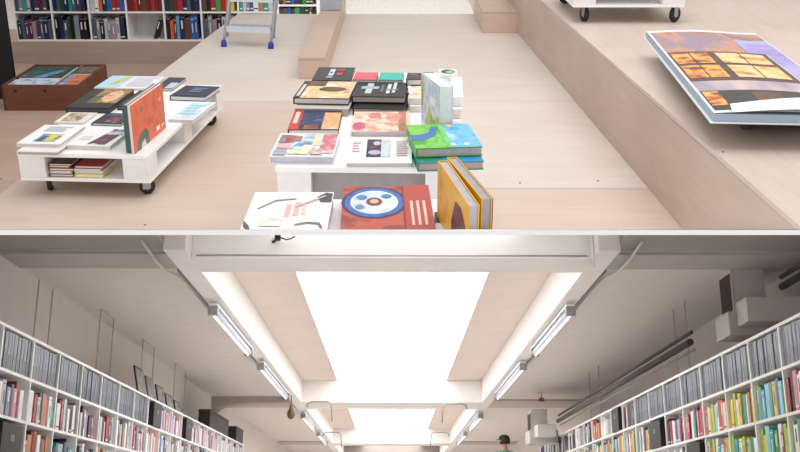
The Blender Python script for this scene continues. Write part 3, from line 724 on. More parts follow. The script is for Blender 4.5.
# --- large open book on the platform, lying on a low dark stand
def open_book():
    zb = HP + .12
    a, b_, c = P(713, 120, zb), P(646, 36.5, zb), P(800, 131, zb)
    yv = b_ - a; L = yv.length
    y_ = yv.normalized(); x_ = Vector((y_.y, -y_.x, 0))
    m = frame_at(a, x_)
    r = thing('open_book', 'huge open photo book with orange window pictures, on the raised platform', 'book', m)
    W = .6
    N = 14
    # cover and page block of the near stack
    MB().box(-.012, W + .02, -.012, L + .012, -.012, -.006, mat('d9dbe0', .4), .002).build('cover', r)
    mb = MB(); pg = mat('9fb0bd', .7, var=.12, scale=160)
    mb.box(0, W, 0, L, -.0055, .026, pg); mb.build('page_block', r)
    # top page with its printed picture, slightly arched
    white = mat('e9ebf0', .35); mb = MB()
    def zz(u): return .0285 + .012 * math.sin(math.pi * min(1, u * 1.2))
    def cell(u0, v0, u1, v1, mtl, h=0., n=1):
        for i in range(n):
            a0, a1 = u0 + (u1 - u0) * i / n, u0 + (u1 - u0) * (i + 1) / n
            mb.poly([(a0 * W, v0 * L, zz(a0) + h), (a1 * W, v0 * L, zz(a1) + h), (a1 * W, v1 * L, zz(a1) + h), (a0 * W, v1 * L, zz(a0) + h)], mtl)
    cell(0, 0, 1, 1, white, 0, N)
    sky = photo(('7f6474', 'c98f78', '8f8096', 'b07f74', '6a5a78'), 4., .3, 1.3, (1, .5, 1))
    cell(.02, .66, .7, .97, sky, .001, N)
    cell(.02, .3, .84, .66, photo(('2a1c20', '5a3228', '3b2430'), 5., .3, 4.), .001, N)
    org = photo(('8a3c14', 'e08a30', 'f2b860', 'c8641c', '5a2812'), 9., .3, 2.2)
    org2 = photo(('b0662c', 'f0c078', 'f6d8a0', 'd89040'), 9., .3, 6.2)
    for i, (u0, u1) in enumerate(((.03, .34), (.39, .8))):
        for j, (v0, v1) in enumerate(((.5, .64), (.33, .48))):
            for k in range(2):
                w_ = (u1 - u0) / 2
                cell(u0 + w_ * k + .006, v0 + .006, u0 + w_ * (k + 1) - .006, v1, org if i == 0 else org2, .002, 4)
    cell(.02, .2, .98, .3, photo(('c0a4a0', '9c94a8', 'd8c0b8'), 4., .3, 3., (1, .3, 1)), .001, N)
    cell(.02, .02, .72, .2, photo(('14121c', '2a2430', '1c1a28'), 6., .3, 5.), .001, N)
    cell(.7, .66, .99, .86, photo(('8f86c8', 'b8aee0', 'a098d0'), 3., .3, 9.), .0015, 8)
    cell(.03, .06, .14, .19, org, .002, 3); cell(.36, .08, .56, .18, photo(('3a2420', '6a4030', '241a20'), 9., .3, 8.), .002, 4)
    cell(.85, .3, .99, .97, photo(('8f86c8', 'b8aee0', 'a098d0'), 3., .3, 9.), .001, 8)
    cell(.7, .86, .99, .97, photo(('c08f78', '8a6a70', 'd0a890'), 4., .3, 12.), .0015, 8)
    mb.build('printed_page', r)
    # the next leaf, lifting and curling at the near right
    mb = MB(); pts = []
    for i in range(13):
        u = .12 + i / 12 * .88; h = .03 + .018 * math.sin(i / 12 * math.pi * .9) + .004
        pts.append((u * W, h + .012))
    for i in range(12):
        mb.poly([(pts[i][0], -.004, pts[i][1] - .012), (pts[i + 1][0], -.004, pts[i + 1][1] - .012), (pts[i + 1][0], .055 + .1 * (i + 1) / 12, pts[i + 1][1] + .008), (pts[i][0], .055 + .1 * i / 12, pts[i][1] + .008)], mat('eceef4', .4))
    mb.build('loose_leaf', r)
    # stand
    sm = m.copy(); sm.translation.z = HP
    s = thing('book_stand', 'low dark stand carrying the huge open photo book', 'stand', sm)
    MB().box(.16, W - .02, .25, L - .1, .094, .107, mat('4a403c', .6), .002).build('top_plate', s)
    MB().box(.2, .23, .3, L - .15, 0.001, .0935, mat('4a403c', .6)).build('leg', s)
    MB().box(W - .1, W - .07, .3, L - .15, 0.001, .0935, mat('4a403c', .6)).build('leg', s)
open_book()

#LOWER#
# ================================================================== LOWER HALL (its own level; built in the frame ML)
def L(x, y, z, rz=0): return ML @ Matrix.Translation((x, y, z)) @ Matrix.Rotation(rz, 4, 'Z')
ZE = CAM_L
Z1, Z2, ZS = ZE + 2.3, ZE + 2.75, ZE + 2.37      # beam soffit, coffer panel, side ceiling
X1, XG, XWL, XWR, XF = 1.84, 1.115, 3.6, 3.95, 3.05         # beam inner face, glass edge, wall, bookcase front
Y0, YE = 8.0, 40.0
PLAS = mat('dfd8d2', .85, var=.03, scale=4); PLAS_SHADE = mat('bdb7b2', .85, var=.04, scale=4); PANEL = mat('e3d6cd', .85, var=.03, scale=3)  # plaster, a copy with shade put into its colour, coffer panel
def ls(name, *boxes_m):
    mb = MB()
    for b in boxes_m: mb.box(*b)
    return struct(name, mb, ML)
ls('floor', (-4.1, 4.1, 5.5, YE, -.05, 0, mat('d2cac4', .5, var=.06, scale=3)))
ls('wall_left', (-XWL - .15, -XWL, 6.5, YE, 0.001, ZS + .3, PLAS))
ls('wall_right', (XWR, XWR + .15, 6.5, YE, 0.001, ZS + .3, PLAS))
ls('wall_end', (-XWL, XWR, YE - .6, YE - .45, 0.001, Z2 + .5, mat('9d948c', .85, var=.05, scale=2)))
ls('ceiling', (-XWL + .001, -X1 - .2, 9.421, YE - .61, ZS, ZS + .1, PLAS))
ls('ceiling', (-XWL + .001, -X1 - .2, Y0, 8.869, ZS, ZS + .1, mat('a9a39f', .85, var=.05, scale=4)))  # front bay: its shade is painted in as a greyer ceiling tone
ls('ceiling', (X1 + .2, XWR - .001, 9.421, YE - .61, ZS, ZS + .1, PLAS))
ls('ceiling', (X1 + .2, XWR - .001, Y0, 8.869, ZS, ZS + .1, mat('a9a39f', .85, var=.05, scale=4)))  # right half of the front bay, shade painted in likewise
# long beams beside the skylight, their inner faces bright in its light
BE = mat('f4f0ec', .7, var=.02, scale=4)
BEAMS = ((8.87, 9.42), (20.6, 21.9), (32.0, 33.0))
for s_ in (-1, 1):
    a, b = sorted((s_ * X1, s_ * (X1 + .2)))
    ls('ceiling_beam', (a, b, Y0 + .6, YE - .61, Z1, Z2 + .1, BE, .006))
    a, b = sorted((s_ * XG, s_ * (X1 - .001)))
    ls('ceiling_panel', (a, b, Y0 + .6, YE - .61, Z2, Z2 + .05, PANEL))
for (a, b) in BEAMS:
    ls('ceiling_beam', (-X1 + .002, X1 - .002, a, b, Z1, Z2 - .001, mat('efebe8', .8, var=.02, scale=4), .006))
    for s_ in (-1, 1):
        c, d = sorted((s_ * (X1 + .2015), s_ * ((XWL if s_ < 0 else XWR) - .001)))
        ls('ceiling_beam', (c, d, a, b, ZS - .035, ZS - .001, PLAS_SHADE))  # side beams in the plaster copy darkened to imitate shade
# skylight glass in three bays, with glazing edge
bays = ((Y0 + .6, 8.869), (9.421, 20.599), (21.901, 31.999), (33.001, YE - .62))
for i, (a, b) in enumerate(bays):
    o = ls('window_%d' % (i + 1), (-XG + .001, XG - .001, a, b, Z2 + .02, Z2 + .03, glow('ffffff', 4.6)))

# --- bookcases along both walls: grids of two columns each
PW, RH, NR = .70, .355, 5
ZT_ = ZE + 1.49
ZB = ZT_ - NR * RH
YB0 = 7.1
NC = 20
def wallm(side, y, z=0., off=0.):
    # local x runs along the wall, local -y faces the aisle
    if side < 0: return L(-XF - off, y, z, R(90))
    return L(XF + off, y, z, R(-90))
side_name = {-1: 'left', 1: 'right'}
PAIR = ['nearest', 'second', 'third', 'fourth', 'fifth', 'sixth', 'seventh', 'eighth', 'ninth', 'farthest']
for side in (-1, 1):
    for k in range(NC // 2):
        y = YB0 + 2 * k * PW
        m = wallm(side, y if side < 0 else y + 2 * PW)
        lab = f'white grid bookcase along the {side_name[side]} wall of the hall, {PAIR[k]} of its row'
        r = thing('bookcase', lab, 'bookcase', m, f'bookcases along the {side_name[side]} wall')
        D, W = .295, 2 * PW - .002
        for x0, x1 in ((.001, .013), (W - .012, W)): MB().box(x0, x1, 0, D, 0.001, ZT_, WHITE).build('side_panel', r)
        MB().box(PW - .012, PW + .012, .002, D, ZB + .001, ZT_ - .001, WHITE).build('divider', r)
        for q_ in range(NR + 1): MB().box(.0135, W - .0125, .001, D - .001, ZB + q_ * RH - (.024 if q_ == NR else .012), ZB + q_ * RH + (0 if q_ == NR else .012), WHITE).build('shelf_board', r)
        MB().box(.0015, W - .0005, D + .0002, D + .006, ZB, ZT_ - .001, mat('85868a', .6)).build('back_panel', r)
        MB().box(.014, W - .013, .02, .03, 0.001, ZB - .013, WHITE).build('plinth', r)
def cell(side, col, row):      # row 0 = top; returns matrix at the cell's inner lower near corner, width
    y = YB0 + col * PW
    z = ZT_ - (row + 1) * RH + .0125
    if side < 0: return wallm(side, y + .014, z), PW - .028
    return wallm(side, y + PW - .014, z), PW - .028
def seen(side, col, row):
    y = YB0 + (col + .5) * PW; z = ZT_ - row * RH - .03
    px, py, _ = projL((side * XF, y, z))
    ya = YB0 + (col + 1) * PW
    pxa, pya, _ = projL((side * XF, ya, z))
    return py < 450 and -2 < pxa < 802
# magazine files
FB = mat('56606e', .35, var=.25, scale=12); FB2 = mat('6b7686', .35, var=.25, scale=12); FB3 = mat('444d5a', .3, var=.3, scale=12); FL_ = mat('aab3be', .35, var=.1)
_fm = []
for c in (FB, FB2, FB3):
    mb = MB()
    mb.box(0, 1, 0, 1, 0, 1, c)
    mb.box(.04, .13, -.004, 0.0, .03, .97, FL_); mb.box(.3, .72, -.005, 0.0, .5, .9, mat('687384', .35, var=.2, scale=8)); mb.box(.82, .96, -.004, 0.0, .03, .97, mat('2c333d', .4)); mb.box(.3, .78, -.0045, 0, .06, .42, mat('4a5462', .4, var=.2))
    me = bpy.data.meshes.new('file'); mb.bm.to_mesh(me); mb.bm.free()
    for x in mb.mats: me.materials.append(x)
    _fm.append(me)
def cellname(side, col, row):
    return f"{['top', 'second', 'third', 'fourth'][row]} row, {ORD[col]} compartment of {side_name[side]} wall"
for side, n in ((-1, 8), (1, 8)):
    for col in range(n):
        if not seen(side, col, 0): continue
        cm, w_ = cell(side, col, 0)
        g = f'slate blue magazine files in the top row, {ORD[col]} compartment of the {side_name[side]} wall'
        nfile = 9; t = (w_ - .012) / nfile
        for i in range(nfile):
            o = bpy.data.objects.new('magazine_file', _fm[rnd.choice((0, 0, 1, 2))]); COL.objects.link(o)
            o.matrix_world = cm @ Matrix.Translation((.006 + i * t, .015 + rnd.uniform(0, .008), .0012)) @ Matrix.Diagonal((t - .003, .24, .305 * rnd.uniform(.97, 1.0), 1))
            tag(o, f'slate blue magazine file, {ORD[i]} in {cellname(side, col, 0)}', 'magazine file', g)
def bookcell(side, col, row, pal, hmin=.66, tmin=.052, tmax=.092, gap=0.):
    if not seen(side, col, row): return
    cm, w_ = cell(side, col, row)
    fill(cm, w_, .325, .26, pal, f'in {cellname(side, col, row)}', f'books in the {cellname(side, col, row)}', tmin, tmax, gap, frm='', hmin=hmin)
def black_box(side, col, row, x, w_, h, lab):
    cm, ww = cell(side, col, row)
    m = cm @ Matrix.Translation((x, -.02, .0012))
    r = thing('storage_box', lab, 'box', m)
    MB().box(0, w_, 0, .26, 0, h, mat('17171a', .5), .004).build('body', r)
    MB().box(w_ * .4, w_ * .6, -.003, 0, h * .55, h * .72, mat('55585c', .4)).build('label_holder', r)
pl2 = {0: ['grey', 'white', 'pale grey', 'slate', 'white', 'pale grey', 'grey', 'pink'], 1: ['grey', 'white', 'pale grey', 'grey', 'slate', 'pink', 'crimson', 'white'], 2: ['teal', 'white', 'crimson', 'pale grey', 'slate', 'tan', 'pink', 'white'], 3: ['navy', 'white', 'brown', 'crimson', 'pale grey', 'slate', 'white'], 4: ['crimson', 'pale grey', 'navy', 'white', 'mauve', 'black', 'slate'], 5: ['slate', 'pale grey', 'black', 'white', 'crimson', 'navy'], 6: ['tan', 'white', 'slate', 'pale grey', 'black'], 7: ['pale grey', 'crimson', 'white', 'navy', 'mauve'], 8: ['orange', 'white', 'grey', 'pale grey'], 9: ['pale grey', 'slate', 'blue', 'white']}
for col in range(NC):
    bookcell(-1, col, 1, pl2.get(col, ['pale grey', 'slate', 'white', 'crimson', 'navy', 'grey']))
black_box(-1, 1, 2, .12, .45, .3, 'black box in the third row of the left wall, nearest one in view')
for col in (0, 2, 3, 4, 5, 6, 7):
    bookcell(-1, col, 2, [['grey', 'slate', 'white'], [], ['orange', 'tan', 'brown', 'crimson', 'white', 'slate'], ['slate', 'navy', 'teal', 'white', 'pale grey'], ['navy', 'crimson', 'slate', 'white'], ['white', 'tan', 'navy'], ['crimson', 'white', 'slate'], ['grey', 'white']][col], .6)
for col in range(8, NC):
    if col in (8, 11): black_box(-1, col, 0, .2, .44, .3, ['black box in the top row of the left wall, just past the magazine files', 'black box in the top row of the left wall, farther of two'][0 if col == 8 else 1])
    elif col in (9, 10): bookcell(-1, col, 0, ['white', 'pink', 'pale grey', 'blue', 'pale grey', 'orange'], .6)
    else: bookcell(-1, col, 0, ['pale grey', 'mauve', 'white', 'grey', 'crimson', 'white'], .6)
pr = {0: ['crimson', 'black', 'pink', 'white', 'white', 'slate', 'crimson', 'black', 'white', 'teal'], 1: ['lime', 'teal', 'sky blue', 'aqua', 'teal', 'yellow', 'blue', 'aqua', 'lime', 'cream'], 2: ['yellow', 'yellow', 'lime', 'cream', 'yellow', 'teal', 'white', 'tan', 'yellow'], 3: ['orange', 'cream', 'lime', 'yellow', 'aqua', 'white', 'crimson'], 4: ['pink', 'crimson', 'crimson', 'white', 'teal', 'crimson'], 5: ['black', 'crimson', 'pink', 'white', 'blue', 'pink'], 6: ['black', 'black', 'slate', 'black']}
for col in range(NC):
    if col == 6: black_box(1, 6, 1, .02, .5, .3, 'black box in the second row of the right wall, past the red and pink books'); continue
    bookcell(1, col, 1, pr.get(col, ['black', 'aqua', 'crimson', 'white', 'slate', 'tan', 'yellow']), .72)
for col in range(0, 8):
    if col == 4: black_box(1, 4, 2, .1, .45, .3, 'black box in the third row of the right wall'); continue
    bookcell(1, col, 2, [['lime', 'white', 'teal', 'orange', 'sky blue'], ['lime', 'yellow', 'aqua', 'teal', 'green', 'white', 'crimson', 'lime'], ['lime', 'teal', 'white', 'lime', 'yellow', 'sky blue'], ['cream', 'orange', 'lime', 'white', 'teal'], [], ['white', 'black', 'pink'], ['black', 'white', 'crimson'], ['black', 'teal', 'white']][col], .7)
for col in range(8, NC):
    if col == 8: bookcell(1, col, 0, ['black', 'black', 'pink', 'black', 'black', 'slate'], .86)
    elif col == 9: black_box(1, 9, 0, .12, .42, .31, 'black box in the top row of the right wall, just past the magazine files')
    elif col in (11,): bookcell(1, col, 0, ['orange', 'tan', 'brown', 'orange', 'tan'], .7)
    elif col in (12, 14, 16): bookcell(1, col, 0, ['dark red', 'black', 'white', 'teal', 'slate', 'black'], .7)
    elif col in (10, 13): bookcell(1, col, 0, ['white', 'pale grey', 'cream'], .6, gap=.3)
    else: bookcell(1, col, 0, ['black', 'slate', 'grey', 'white', 'brown'], .6)
# --- things leaning on top of the left bookcase
def leaning(side, y, w_, h, c, lab, name='framed_picture', cat='picture'):
    x = -XF - .04 if side < 0 else XF + .04
    rot = Matrix.Rotation(R(-12), 4, 'X')
    m = (L(x, y, ZT_ + .004, R(90)) if side < 0 else L(x, y, ZT_ + .004, R(-90))) @ rot
    r = thing(name, lab, cat, m)
    MB().box(0, w_, 0, .02, 0, h, mat(c, .5), .003).build('frame', r)
    MB().box(.025, w_ - .025, -.002, -.0002, .025, h - .025, photo(('3b3a3c', '8d8a86', '5a5450'), 8., .4, y)).build('picture', r)
for i, (c, w_, h) in enumerate((('2a2a2c', .42, .34), ('6b6662', .4, .29), ('3d3833', .42, .25), ('5b4a3c', .46, .2), ('3a2c26', .4, .17))):
    yy = Lx(137, 400, -XF - .05).y + i * .55
    leaning(-1, yy, w_, h, c, ['tall black framed picture leaning on top of the left bookcases', 'grey framed picture second in the leaning row on the left bookcases', 'brown-black framed picture third in the leaning row on the left bookcases', 'brown framed picture fourth in the leaning row on the left bookcases', 'small dark framed picture last of the leaning row on the left bookcases'][i])
for pxa, pxb, hh, lab in ((209, 228, .27, 'dark box standing on top of the left bookcases beneath the arch'), (236, 243, .25, 'small dark box on top of the left bookcases, farthest of two')):
    ya, yb = Lx(pxa, 438, -XF - .02).y, Lx(pxb, 438, -XF - .02).y
    m = L(-XF - .02, ya, ZT_ + .002, R(90))
    r = thing('storage_box', lab, 'box', m)
    MB().box(0, yb - ya, 0, .2, 0, hh, mat('2b211d', .6), .005).build('body', r)
    MB().box(-.004, yb - ya + .004, -.004, .204, hh + .001, hh + .04, mat('3a2f2a', .6), .004).build('lid', r)
# arch at the far left, under the second beam
YA = 20.15
apx = ((205, 430), (207, 420), (212, 412), (220, 406.5), (232, 403.5), (250, 402.5), (318, 402.5))
ap = [Ly(x, y, YA) for x, y in apx]
ap[0].x = ap[1].x = min(ap[0].x, -XWL + .01); ap[-1].x = -X1 - .21
mb = MB()
for p0, p1 in zip(ap[1:], ap[2:]):
    mb.hexa([(p0.x, YA, p0.z), (p1.x, YA, p1.z), (p1.x, YA + .4, p1.z), (p0.x, YA + .4, p0.z), (p0.x, YA, ZS - .002), (p1.x, YA, ZS - .002), (p1.x, YA + .4, ZS - .002), (p0.x, YA + .4, ZS - .002)], mat('b3aaa3', .85, var=.03, scale=4))
struct('wall_arch', mb, ML)

# --- fluorescent battens under the long beams
TUBE = glow('f4f6ff', 1.25); GREYM = mat('8b8d91', .4, .3)
def batten(side, y0, y1, lab):
    x = side * (X1 + .11); z = ZE + 2.19
    r = thing('ceiling_light', lab, 'light', L(x, y0, z), 'tube lights under the long beams'); n_ = y1 - y0
    MB().box(-.05, .05, 0, n_, .05, .075, mat('d5d6d8', .4), .004).build('housing', r)
    mb = MB(); mb.tube([(0, .06, .0), (0, n_ - .06, .0)], .042, mat('c9cedb', .3, var=.04), 12); mb.build('diffuser', r)
    MB().tube([(0, .12, -.046), (0, n_ - .12, -.046)], .014, TUBE, 8).build('tube', r)
    for a in (.0, n_ - .07): MB().box(-.055, .055, a, a + .07, -.05, .05, GREYM, .008).build('end_cap', r)
    for a in (.3, n_ - .3): MB().box(-.012, .012, a - .012, a + .012, .0755, Z1 - z - .0005, GREYM).build('bracket', r)
YL = [Lz(207, 310, 2.19).y, Lz(253, 353, 2.19).y, Lz(262, 370, 2.19).y, Lz(288, 398, 2.19).y]
FN = ['nearest', 'second', 'third', 'fourth']
for side in (-1, 1):
    for i, (a, b) in enumerate(((YL[0], YL[1]), (YL[2] - .4, YL[3] - .2), (22.2, 25.5), (27.0, 30.2))):
        batten(side, a, b, f'long tube light under the {side_name[side]} beam of the skylight, {FN[i]} from the front')
# --- conduits along the beams
def conduit(lab, pts, r_, m_=None, name='conduit', cat='pipe', grp=None):
    mb = MB(); mb.tube(pts, r_, m_ or mat('b5b0ac', .5), 8)
    return tag(mb.build(name, None, ML), lab, cat, grp)
for side in (-1, 1):
    xx = side * (X1 + .235)
    conduit(f'thin grey conduit running along the {side_name[side]} skylight beam', [(xx, 9.45, Z1 + .03), (xx, 20.55, Z1 + .03)], .016, mat('9a958f', .5))
    conduit(f'curved white conduit crossing under the front beam at its {side_name[side]} end', [(side * (X1 + .34), 8.4, Z1 + .03), (side * (X1 + .34), 8.8, Z1 + .0), (side * (X1 + .33), 8.9, Z1 - .02), (side * (X1 + .32), 9.3, Z1 - .02), (side * (X1 + .28), 9.55, Z1 + .0), (side * (X1 + .285), 9.9, Z1 + .03), (side * (X1 + .285), 18, Z1 + .03)], .013, mat('d9d5d0', .5))
# small loops of pipe in the second bay
for i, (px, py, s_) in enumerate(((322, 412, 1), (334, 440, 1), (452, 414, -1), (438, 440, -1))):
    c = Lz(px, py, 2.04)
    y = c.y; x = c.x
    conduit(['bent pipe hanging under the left edge of the second skylight bay', 'small bent pipe farther along the left edge of the second bay', 'bent pipe hanging under the right edge of the second skylight bay', 'small bent pipe farther along the right edge of the second bay'][i],
            [(x - s_ * .3, y, c.z + .1), (x - s_ * .28, y, c.z + .17), (x - s_ * .2, y, c.z + .2), (x + s_ * .12, y, c.z + .2), (x + s_ * .18, y, c.z + .15), (x + s_ * .2, y, c.z - .18)], .014, mat('8f8780', .5), grp=None)
# --- wire hangers holding the bookcases
def hanger(side, pxa, pxb, ptop, pbot, lab, closed=True):
    xx = side * (XF + .24)
    a = Lx(pxa, pbot, xx); b = Lx(pxb, pbot, xx)
    ztop = ZS - .002 if ptop is None else Lx(pxa, ptop, xx).z
    zbot = ZT_ + .002
    r = thing('wire_hanger', lab, 'hanger', L(xx, a.y, zbot))
    h = ztop - zbot; d = b.y - a.y
    wm = mat('b5ada6', .5)
    MB().tube([(0, 0, 0), (0, 0, h)], .0065, wm, 6).build('rod', r)
    MB().tube([(0, d, 0), (0, d, h)], .0065, wm, 6).build('rod', r)
    if closed: MB().tube([(0, -.009, h - .006), (0, d + .009, h - .006)], .0065, wm, 6).build('crossbar', r)
hanger(-1, 33, 48, 275, 340, 'pair of thin rods above the left bookcases, nearest of four', False)
hanger(-1, 96, 110, 305, 367, 'thin rod frame above the left bookcases, second of four')
hanger(-1, 140, 152, 337, 382, 'thin rod frame above the left bookcases, third of four')
hanger(-1, 173, 184, 361, 402, 'thin rod frame above the left bookcases, farthest of four')
hanger(1, 688, 676, 292, 345, 'pair of thin rods above the right bookcases, nearer one', False)
hanger(1, 600, 590, 357, 393, 'pair of thin rods above the right bookcases, farther one', False)

# --- dark rail and pipes over the right bookcases
xr_ = 3.0
for i, (zz_, rr_, c) in enumerate(((0, .036, '3d3a37'), (.1, .02, '4b4743'), (-.075, .012, '8a847e'))):
    pz_ = Lx(640, 372, xr_)
    conduit(['thick dark pipe running above the right bookcases', 'thinner grey pipe on top of the dark pipe on the right', 'thin pale cable under the dark pipe on the right'][i], [(xr_ + .02 * i, 9.95, pz_.z + zz_), (xr_ + .02 * i, 18.3, pz_.z + zz_)], rr_, mat(c, .5), 'pipe')
for i, dz in enumerate((0, .09)):
    pz_ = Lx(790, 282, 3.62)
    conduit(['dark pipe running from the large duct box towards the front right', 'upper dark pipe running from the large duct box towards the front right'][i], [(3.62, 8.02, pz_.z + dz), (3.62, 9.04, pz_.z + dz)], .034 if i == 0 else .022, mat('3d3a37', .5), 'pipe')
# --- ventilation duct boxes on the right
def duct(lab, Y, shaft, upper, lower, ztop, dep):
    """each block as pixel box (x0, y0, x1, y1) on the plane Y"""
    D = mat('cbc7c1', .5, var=.03, scale=6); D2 = mat('bdb8b1', .5, var=.03, scale=6)
    o = Ly(lower[0], lower[3], Y)
    r = thing('ventilation_duct', lab, 'duct', L(o.x, Y, o.z))
    def bx(nm, q_, y0, y1, m_, top=None):
        a, b = Ly(q_[0], q_[3], Y + y0), Ly(q_[2], q_[1], Y + y0)
        x0, x1 = a.x - o.x, min(b.x, XWR - .002) - o.x
        z0, z1 = a.z - o.z, (b.z if top is None else top) - o.z
        MB().box(x0, x1, y0, y1, z0, z1, m_, .006).build(nm, r)
        return x0, x1, z0, z1
    x0, x1, z0, z1 = bx('shaft', shaft, .0, dep, D, ztop)
    MB().box(x0 - .006, x0 - .0005, .03, dep - .03, z0 + .02, z1 - .05, mat('3f3b36', .8)).build('opening', r, label='dark open mouth')
    MB().box(x0 - .03, x0 - .0005, .0, .025, z0, z1 - .03, D2, .003).build('flange', r)
    bx('upper_box', upper, -dep * .66, -.004, D)
    bx('lower_box', lower, .0, dep * .9, D2)
duct('large pale ventilation duct box under the ceiling above the right bookcases', 9.4, (737, 264, 763, 310), (748, 296.6, 806, 321), (730, 311.4, 775, 335), ZS - .002, .45)
duct('smaller pale ventilation duct box farther along the right side', 18.6, (533, 409, 547, 429), (538, 424, 556, 436), (530, 430, 558, 443), None, .7)

# --- bell-like brown pull hanging at the left, red alarm at the right
pb = Ly(291, 412, 19.4)
r = thing('hanging_pull', 'small brown gourd-shaped pull hanging from the second beam at left', 'bell_pull', ML @ Matrix.Translation(pb))
MB().lathe([(.01, -.14), (.055, -.11), (.075, -.05), (.066, .01), (.04, .06), (.025, .1), (.018, .14)], mat('6b5230', .5, var=.2), seg=14).build('gourd_body', r)
MB().tube([(0, 0, .14), (0, 0, Z1 - pb.z - .001)], .008, mat('5b4a38', .6), 6).build('cord', r)
pb = Ly(541.5, 400, 19.4)
r = thing('alarm_bell', 'small red alarm bell on a bent wire above the farther duct box', 'alarm', ML @ Matrix.Translation(pb))
MB().lathe([(.06, -.03), (.065, 0), (.045, .035), (.015, .05)], mat('c24a48', .4), seg=14).build('bell', r)
MB().tube([(0, 0, .05), (.0, 0, .12), (-.05, 0, .2), (-.05, 0, ZS - pb.z - .036)], .01, mat('8a817a', .5), 6).build('wire', r)
# --- black spotlight clamped to the front beam, white post
yb = 8.86
pb = Ly(278, 238, yb)
r = thing('spotlight', 'small black spotlight with a curved cable on the front beam', 'spotlight', ML @ Matrix.Translation((pb.x, yb, pb.z)))
MB().box(-.025, .025, -.04, -.001, -.03, .03, BLACK, .006).build('clamp', r)
MB().tube([(-.02, -.03, -.03), (-.04, -.05, -.055)], .014, BLACK, 10).build('head', r)
MB().tube([(.02, -.02, .0), (.08, -.02, -.022), (.12, -.02, -.012), (.16, -.02, .012)], .006, BLACK, 6).build('cable', r)
pb = Ly(592.5, 252, 8.8)
conduit('short white post hanging in front of the right end of the front beam', [(pb.x, 8.8, Ly(592, 268, 8.8).z), (pb.x, 8.8, Z2 - .1)], .014, mat('eceae8', .5), 'post', 'post')
conduit('thin grey cable along the foot of the front beam', [(-X1 + .05, 8.855, Z1 + .02), (X1 - .05, 8.855, Z1 + .02)], .008, mat('b5b0aa', .5), 'cable', 'cable')

# --- person by the far right bookcase: only head and shoulders rise into the picture
def skinned(name, joints, edges, parent, m_, sub=2):
    me = bpy.data.meshes.new(name)
    me.from_pydata([j[:3] for j in joints], edges, [])
    o = bpy.data.objects.new(name, me); COL.objects.link(o); o.parent = parent
    md = o.modifiers.new('skin', 'SKIN'); md.use_smooth_shade = True
    for i, j in enumerate(joints):
        v = me.skin_vertices[0].data[i]
        v.radius = j[3] if isinstance(j[3], tuple) else (j[3], j[3]); v.use_root = (i == 0)
    s = o.modifiers.new('sub', 'SUBSURF'); s.levels = sub; s.render_levels = sub
    me.materials.append(m_)
    return o
YP = 20.0
ph = Ly(504.5, 435, YP)
HS = .34
r = thing('step_stool', 'low wooden step stool under the person by the right bookcases', 'stool', L(ph.x, YP, 0))
MB().box(-.3, .3, -.25, .25, HS - .03, HS - .002, mat('a58a70', .6), .004).build('seat', r)
for sx in (-.26, .26):
    for sy in (-.21, .21): MB().box(sx - .02, sx + .02, sy - .02, sy + .02, .001, HS - .0305, mat('8d745c', .6)).build('leg', r)
r = thing('person', 'person in black cap and turquoise top standing by the right bookcases', 'person', L(ph.x, YP, HS, R(-150)))
H_ = ph.z - HS            # top of the cap
k = H_ / 1.78
SK = mat('b98a6d', .55); TOP = mat('3aa3a6', .7); TRO = mat('2c2f3a', .8)
J = [(0, 0, .95, (.13, .1)), (0, 0, 1.15, (.125, .09)), (0, .01, 1.36, (.15, .1)), (0, .0, 1.47, (.07, .065)), (0, -.01, 1.56, (.052, .055)), (0, -.015, 1.64, (.07, .085)), (0, -.01, 1.71, (.07, .085)),
     (.17, .0, 1.40, .052), (.24, .01, 1.15, .042), (.26, -.1, .95, .033), (.26, -.14, .88, .03), (-.17, .0, 1.40, .052), (-.24, .01, 1.15, .042), (-.26, -.08, .94, .033), (-.26, -.12, .87, .03),
     (.09, 0, .86, .09), (.1, -.01, .5, .062), (.1, .03, .1, .042), (.1, -.13, .04, .035), (-.09, 0, .86, .09), (-.1, -.01, .5, .062), (-.1, .03, .1, .042), (-.1, -.13, .04, .035)]
J = [(x * k, y * k, z * k, tuple(a * k for a in q) if isinstance(q, tuple) else q * k) for x, y, z, q in J]
E = [(0, 1), (1, 2), (2, 3), (3, 4), (4, 5), (5, 6), (2, 7), (7, 8), (8, 9), (9, 10), (2, 11), (11, 12), (12, 13), (13, 14), (0, 15), (15, 16), (16, 17), (17, 18), (0, 19), (19, 20), (20, 21), (21, 22)]
skinned('body', J, E, r, SK)
def sub(idx, inf):
    mp = {v: i for i, v in enumerate(idx)}
    js = []
    for v in idx:
        x, y, z, q = J[v]; js.append((x, y, z, tuple(a + inf for a in q) if isinstance(q, tuple) else q + inf))
    return js, [(mp[a], mp[b]) for a, b in E if a in mp and b in mp]
js, es = sub([1, 0, 2, 3, 7, 8, 11, 12], .016); js[3] = (js[3][0], js[3][1], js[3][2] - .02, (.08, .075)); skinned('shirt', js, es, r, TOP)
js, es = sub([0, 15, 16, 17, 19, 20, 21], .014); skinned('trousers', js, es, r, TRO)
hz, hy = 1.66 * k, -.012 * k
cap = MB(); cap.lathe([(.105, .03), (.108, .05), (.1, .09), (.07, .118), (.02, .128), (.003, .129)], mat('16161a', .7), (0, hy, hz - .01), 18)
cap.box(-.07, .07, hy - .2, hy - .08, hz + .022, hz + .032, mat('16161a', .7), .004); cap.build('cap', r)
hr = MB(); hr.lathe([(.095, -.06), (.104, -.02), (.106, .035), (.09, .04)], mat('2a1d16', .8), (0, hy + .014, hz), 18); hr.build('hair', r)
MB().lathe([(.004, 0), (.016, .012), (.011, .04), (.004, .055)], SK, (0, hy - .1, hz - .03), 10).build('nose', r)
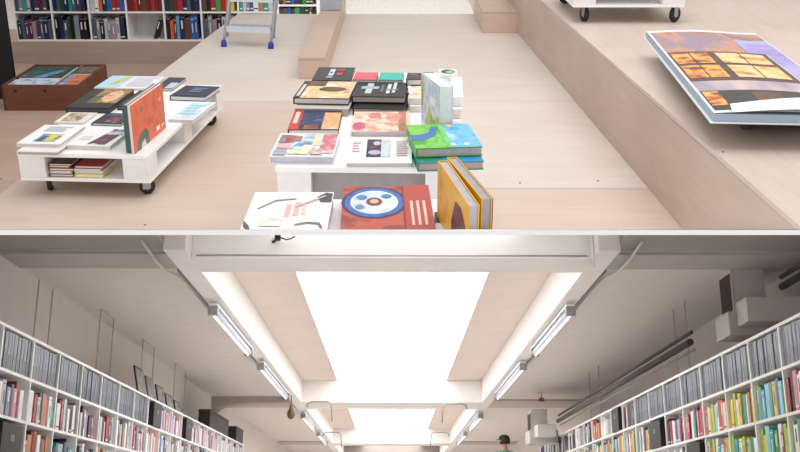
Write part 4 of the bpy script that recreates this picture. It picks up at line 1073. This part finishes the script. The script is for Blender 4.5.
for s_ in (-1, 1):
    MB().lathe([(.004, -.011), (.012, -.005), (.013, .004), (.004, .011)], mat('f0ece8', .3), (s_ * .035, hy - .088, hz + .012), 10).build('eye', r)
    MB().lathe([(.003, -.03), (.013, -.015), (.016, .012), (.005, .03)], SK, (s_ * .1, hy, hz - .005), 10).build('ear', r)
    for q_ in range(5):
        hx, hyy, hzz, _ = J[10] if s_ > 0 else J[14]
        ox = (q_ - 2) * .017
        ln = (.06, .075, .082, .076, .055)[q_] if q_ else .06
        if q_ == 0: pts_ = [(hx - s_ * .02, hyy - .01, hzz), (hx - s_ * .045, hyy - .035, hzz - .03), (hx - s_ * .045, hyy - .05, hzz - .06)]
        else: pts_ = [(hx + .0, hyy - ox, hzz - .02), (hx, hyy - ox - .012, hzz - .03 - ln * .5), (hx - s_ * .012, hyy - ox - .016, hzz - .03 - ln)]
        MB().tube(pts_, .0095, SK, 8, .007).build('thumb' if q_ == 0 else 'finger', r)
MB().box(-.022, .022, hy - .094, hy - .084, hz - .066, hz - .058, mat('8a4a42', .5), .002).build('mouth', r)

place_books(262)
# ------------------------------------------------------------------ light
w = bpy.data.worlds.new('world'); scn.world = w; w.use_nodes = True
bg = w.node_tree.nodes['Background']; bg.inputs['Color'].default_value = (1, .985, .97, 1); bg.inputs['Strength'].default_value = .85
def area(name, loc, rot, sx, sy, power, col=(1, 1, 1)):
    l = bpy.data.lights.new(name, 'AREA'); l.shape = 'RECTANGLE'; l.size = sx; l.size_y = sy; l.energy = power; l.color = col
    o = bpy.data.objects.new(name, l); COL.objects.link(o); o.matrix_world = Matrix.Translation(loc) @ rot
    return o
area('shop_light', (1.2, 5.2, 4.6), Matrix.Rotation(R(-6), 4, 'Y'), 5, 5, 190, (1, .98, .96))
def spot(name, mw, power, ang, blend, col=(1, 1, 1), r=.1):
    l = bpy.data.lights.new(name, 'SPOT'); l.energy = power; l.spot_size = ang; l.spot_blend = blend; l.color = col; l.shadow_soft_size = r
    o = bpy.data.objects.new(name, l); COL.objects.link(o); o.matrix_world = mw
tgt = ML @ Vector((0, 8.87, ZE + 2.45)); src = ML @ Vector((0, 3.6, ZE + .1))
spot('beam_fill', Matrix.Translation(src) @ (tgt - src).to_track_quat('-Z', 'Y').to_matrix().to_4x4(), 420, R(40), .5, (1, .99, .98))  # added unseen fill light, brightens the front beam's face and the ledge
scn.view_settings.view_transform = 'Standard'
scn.view_settings.look = 'None'
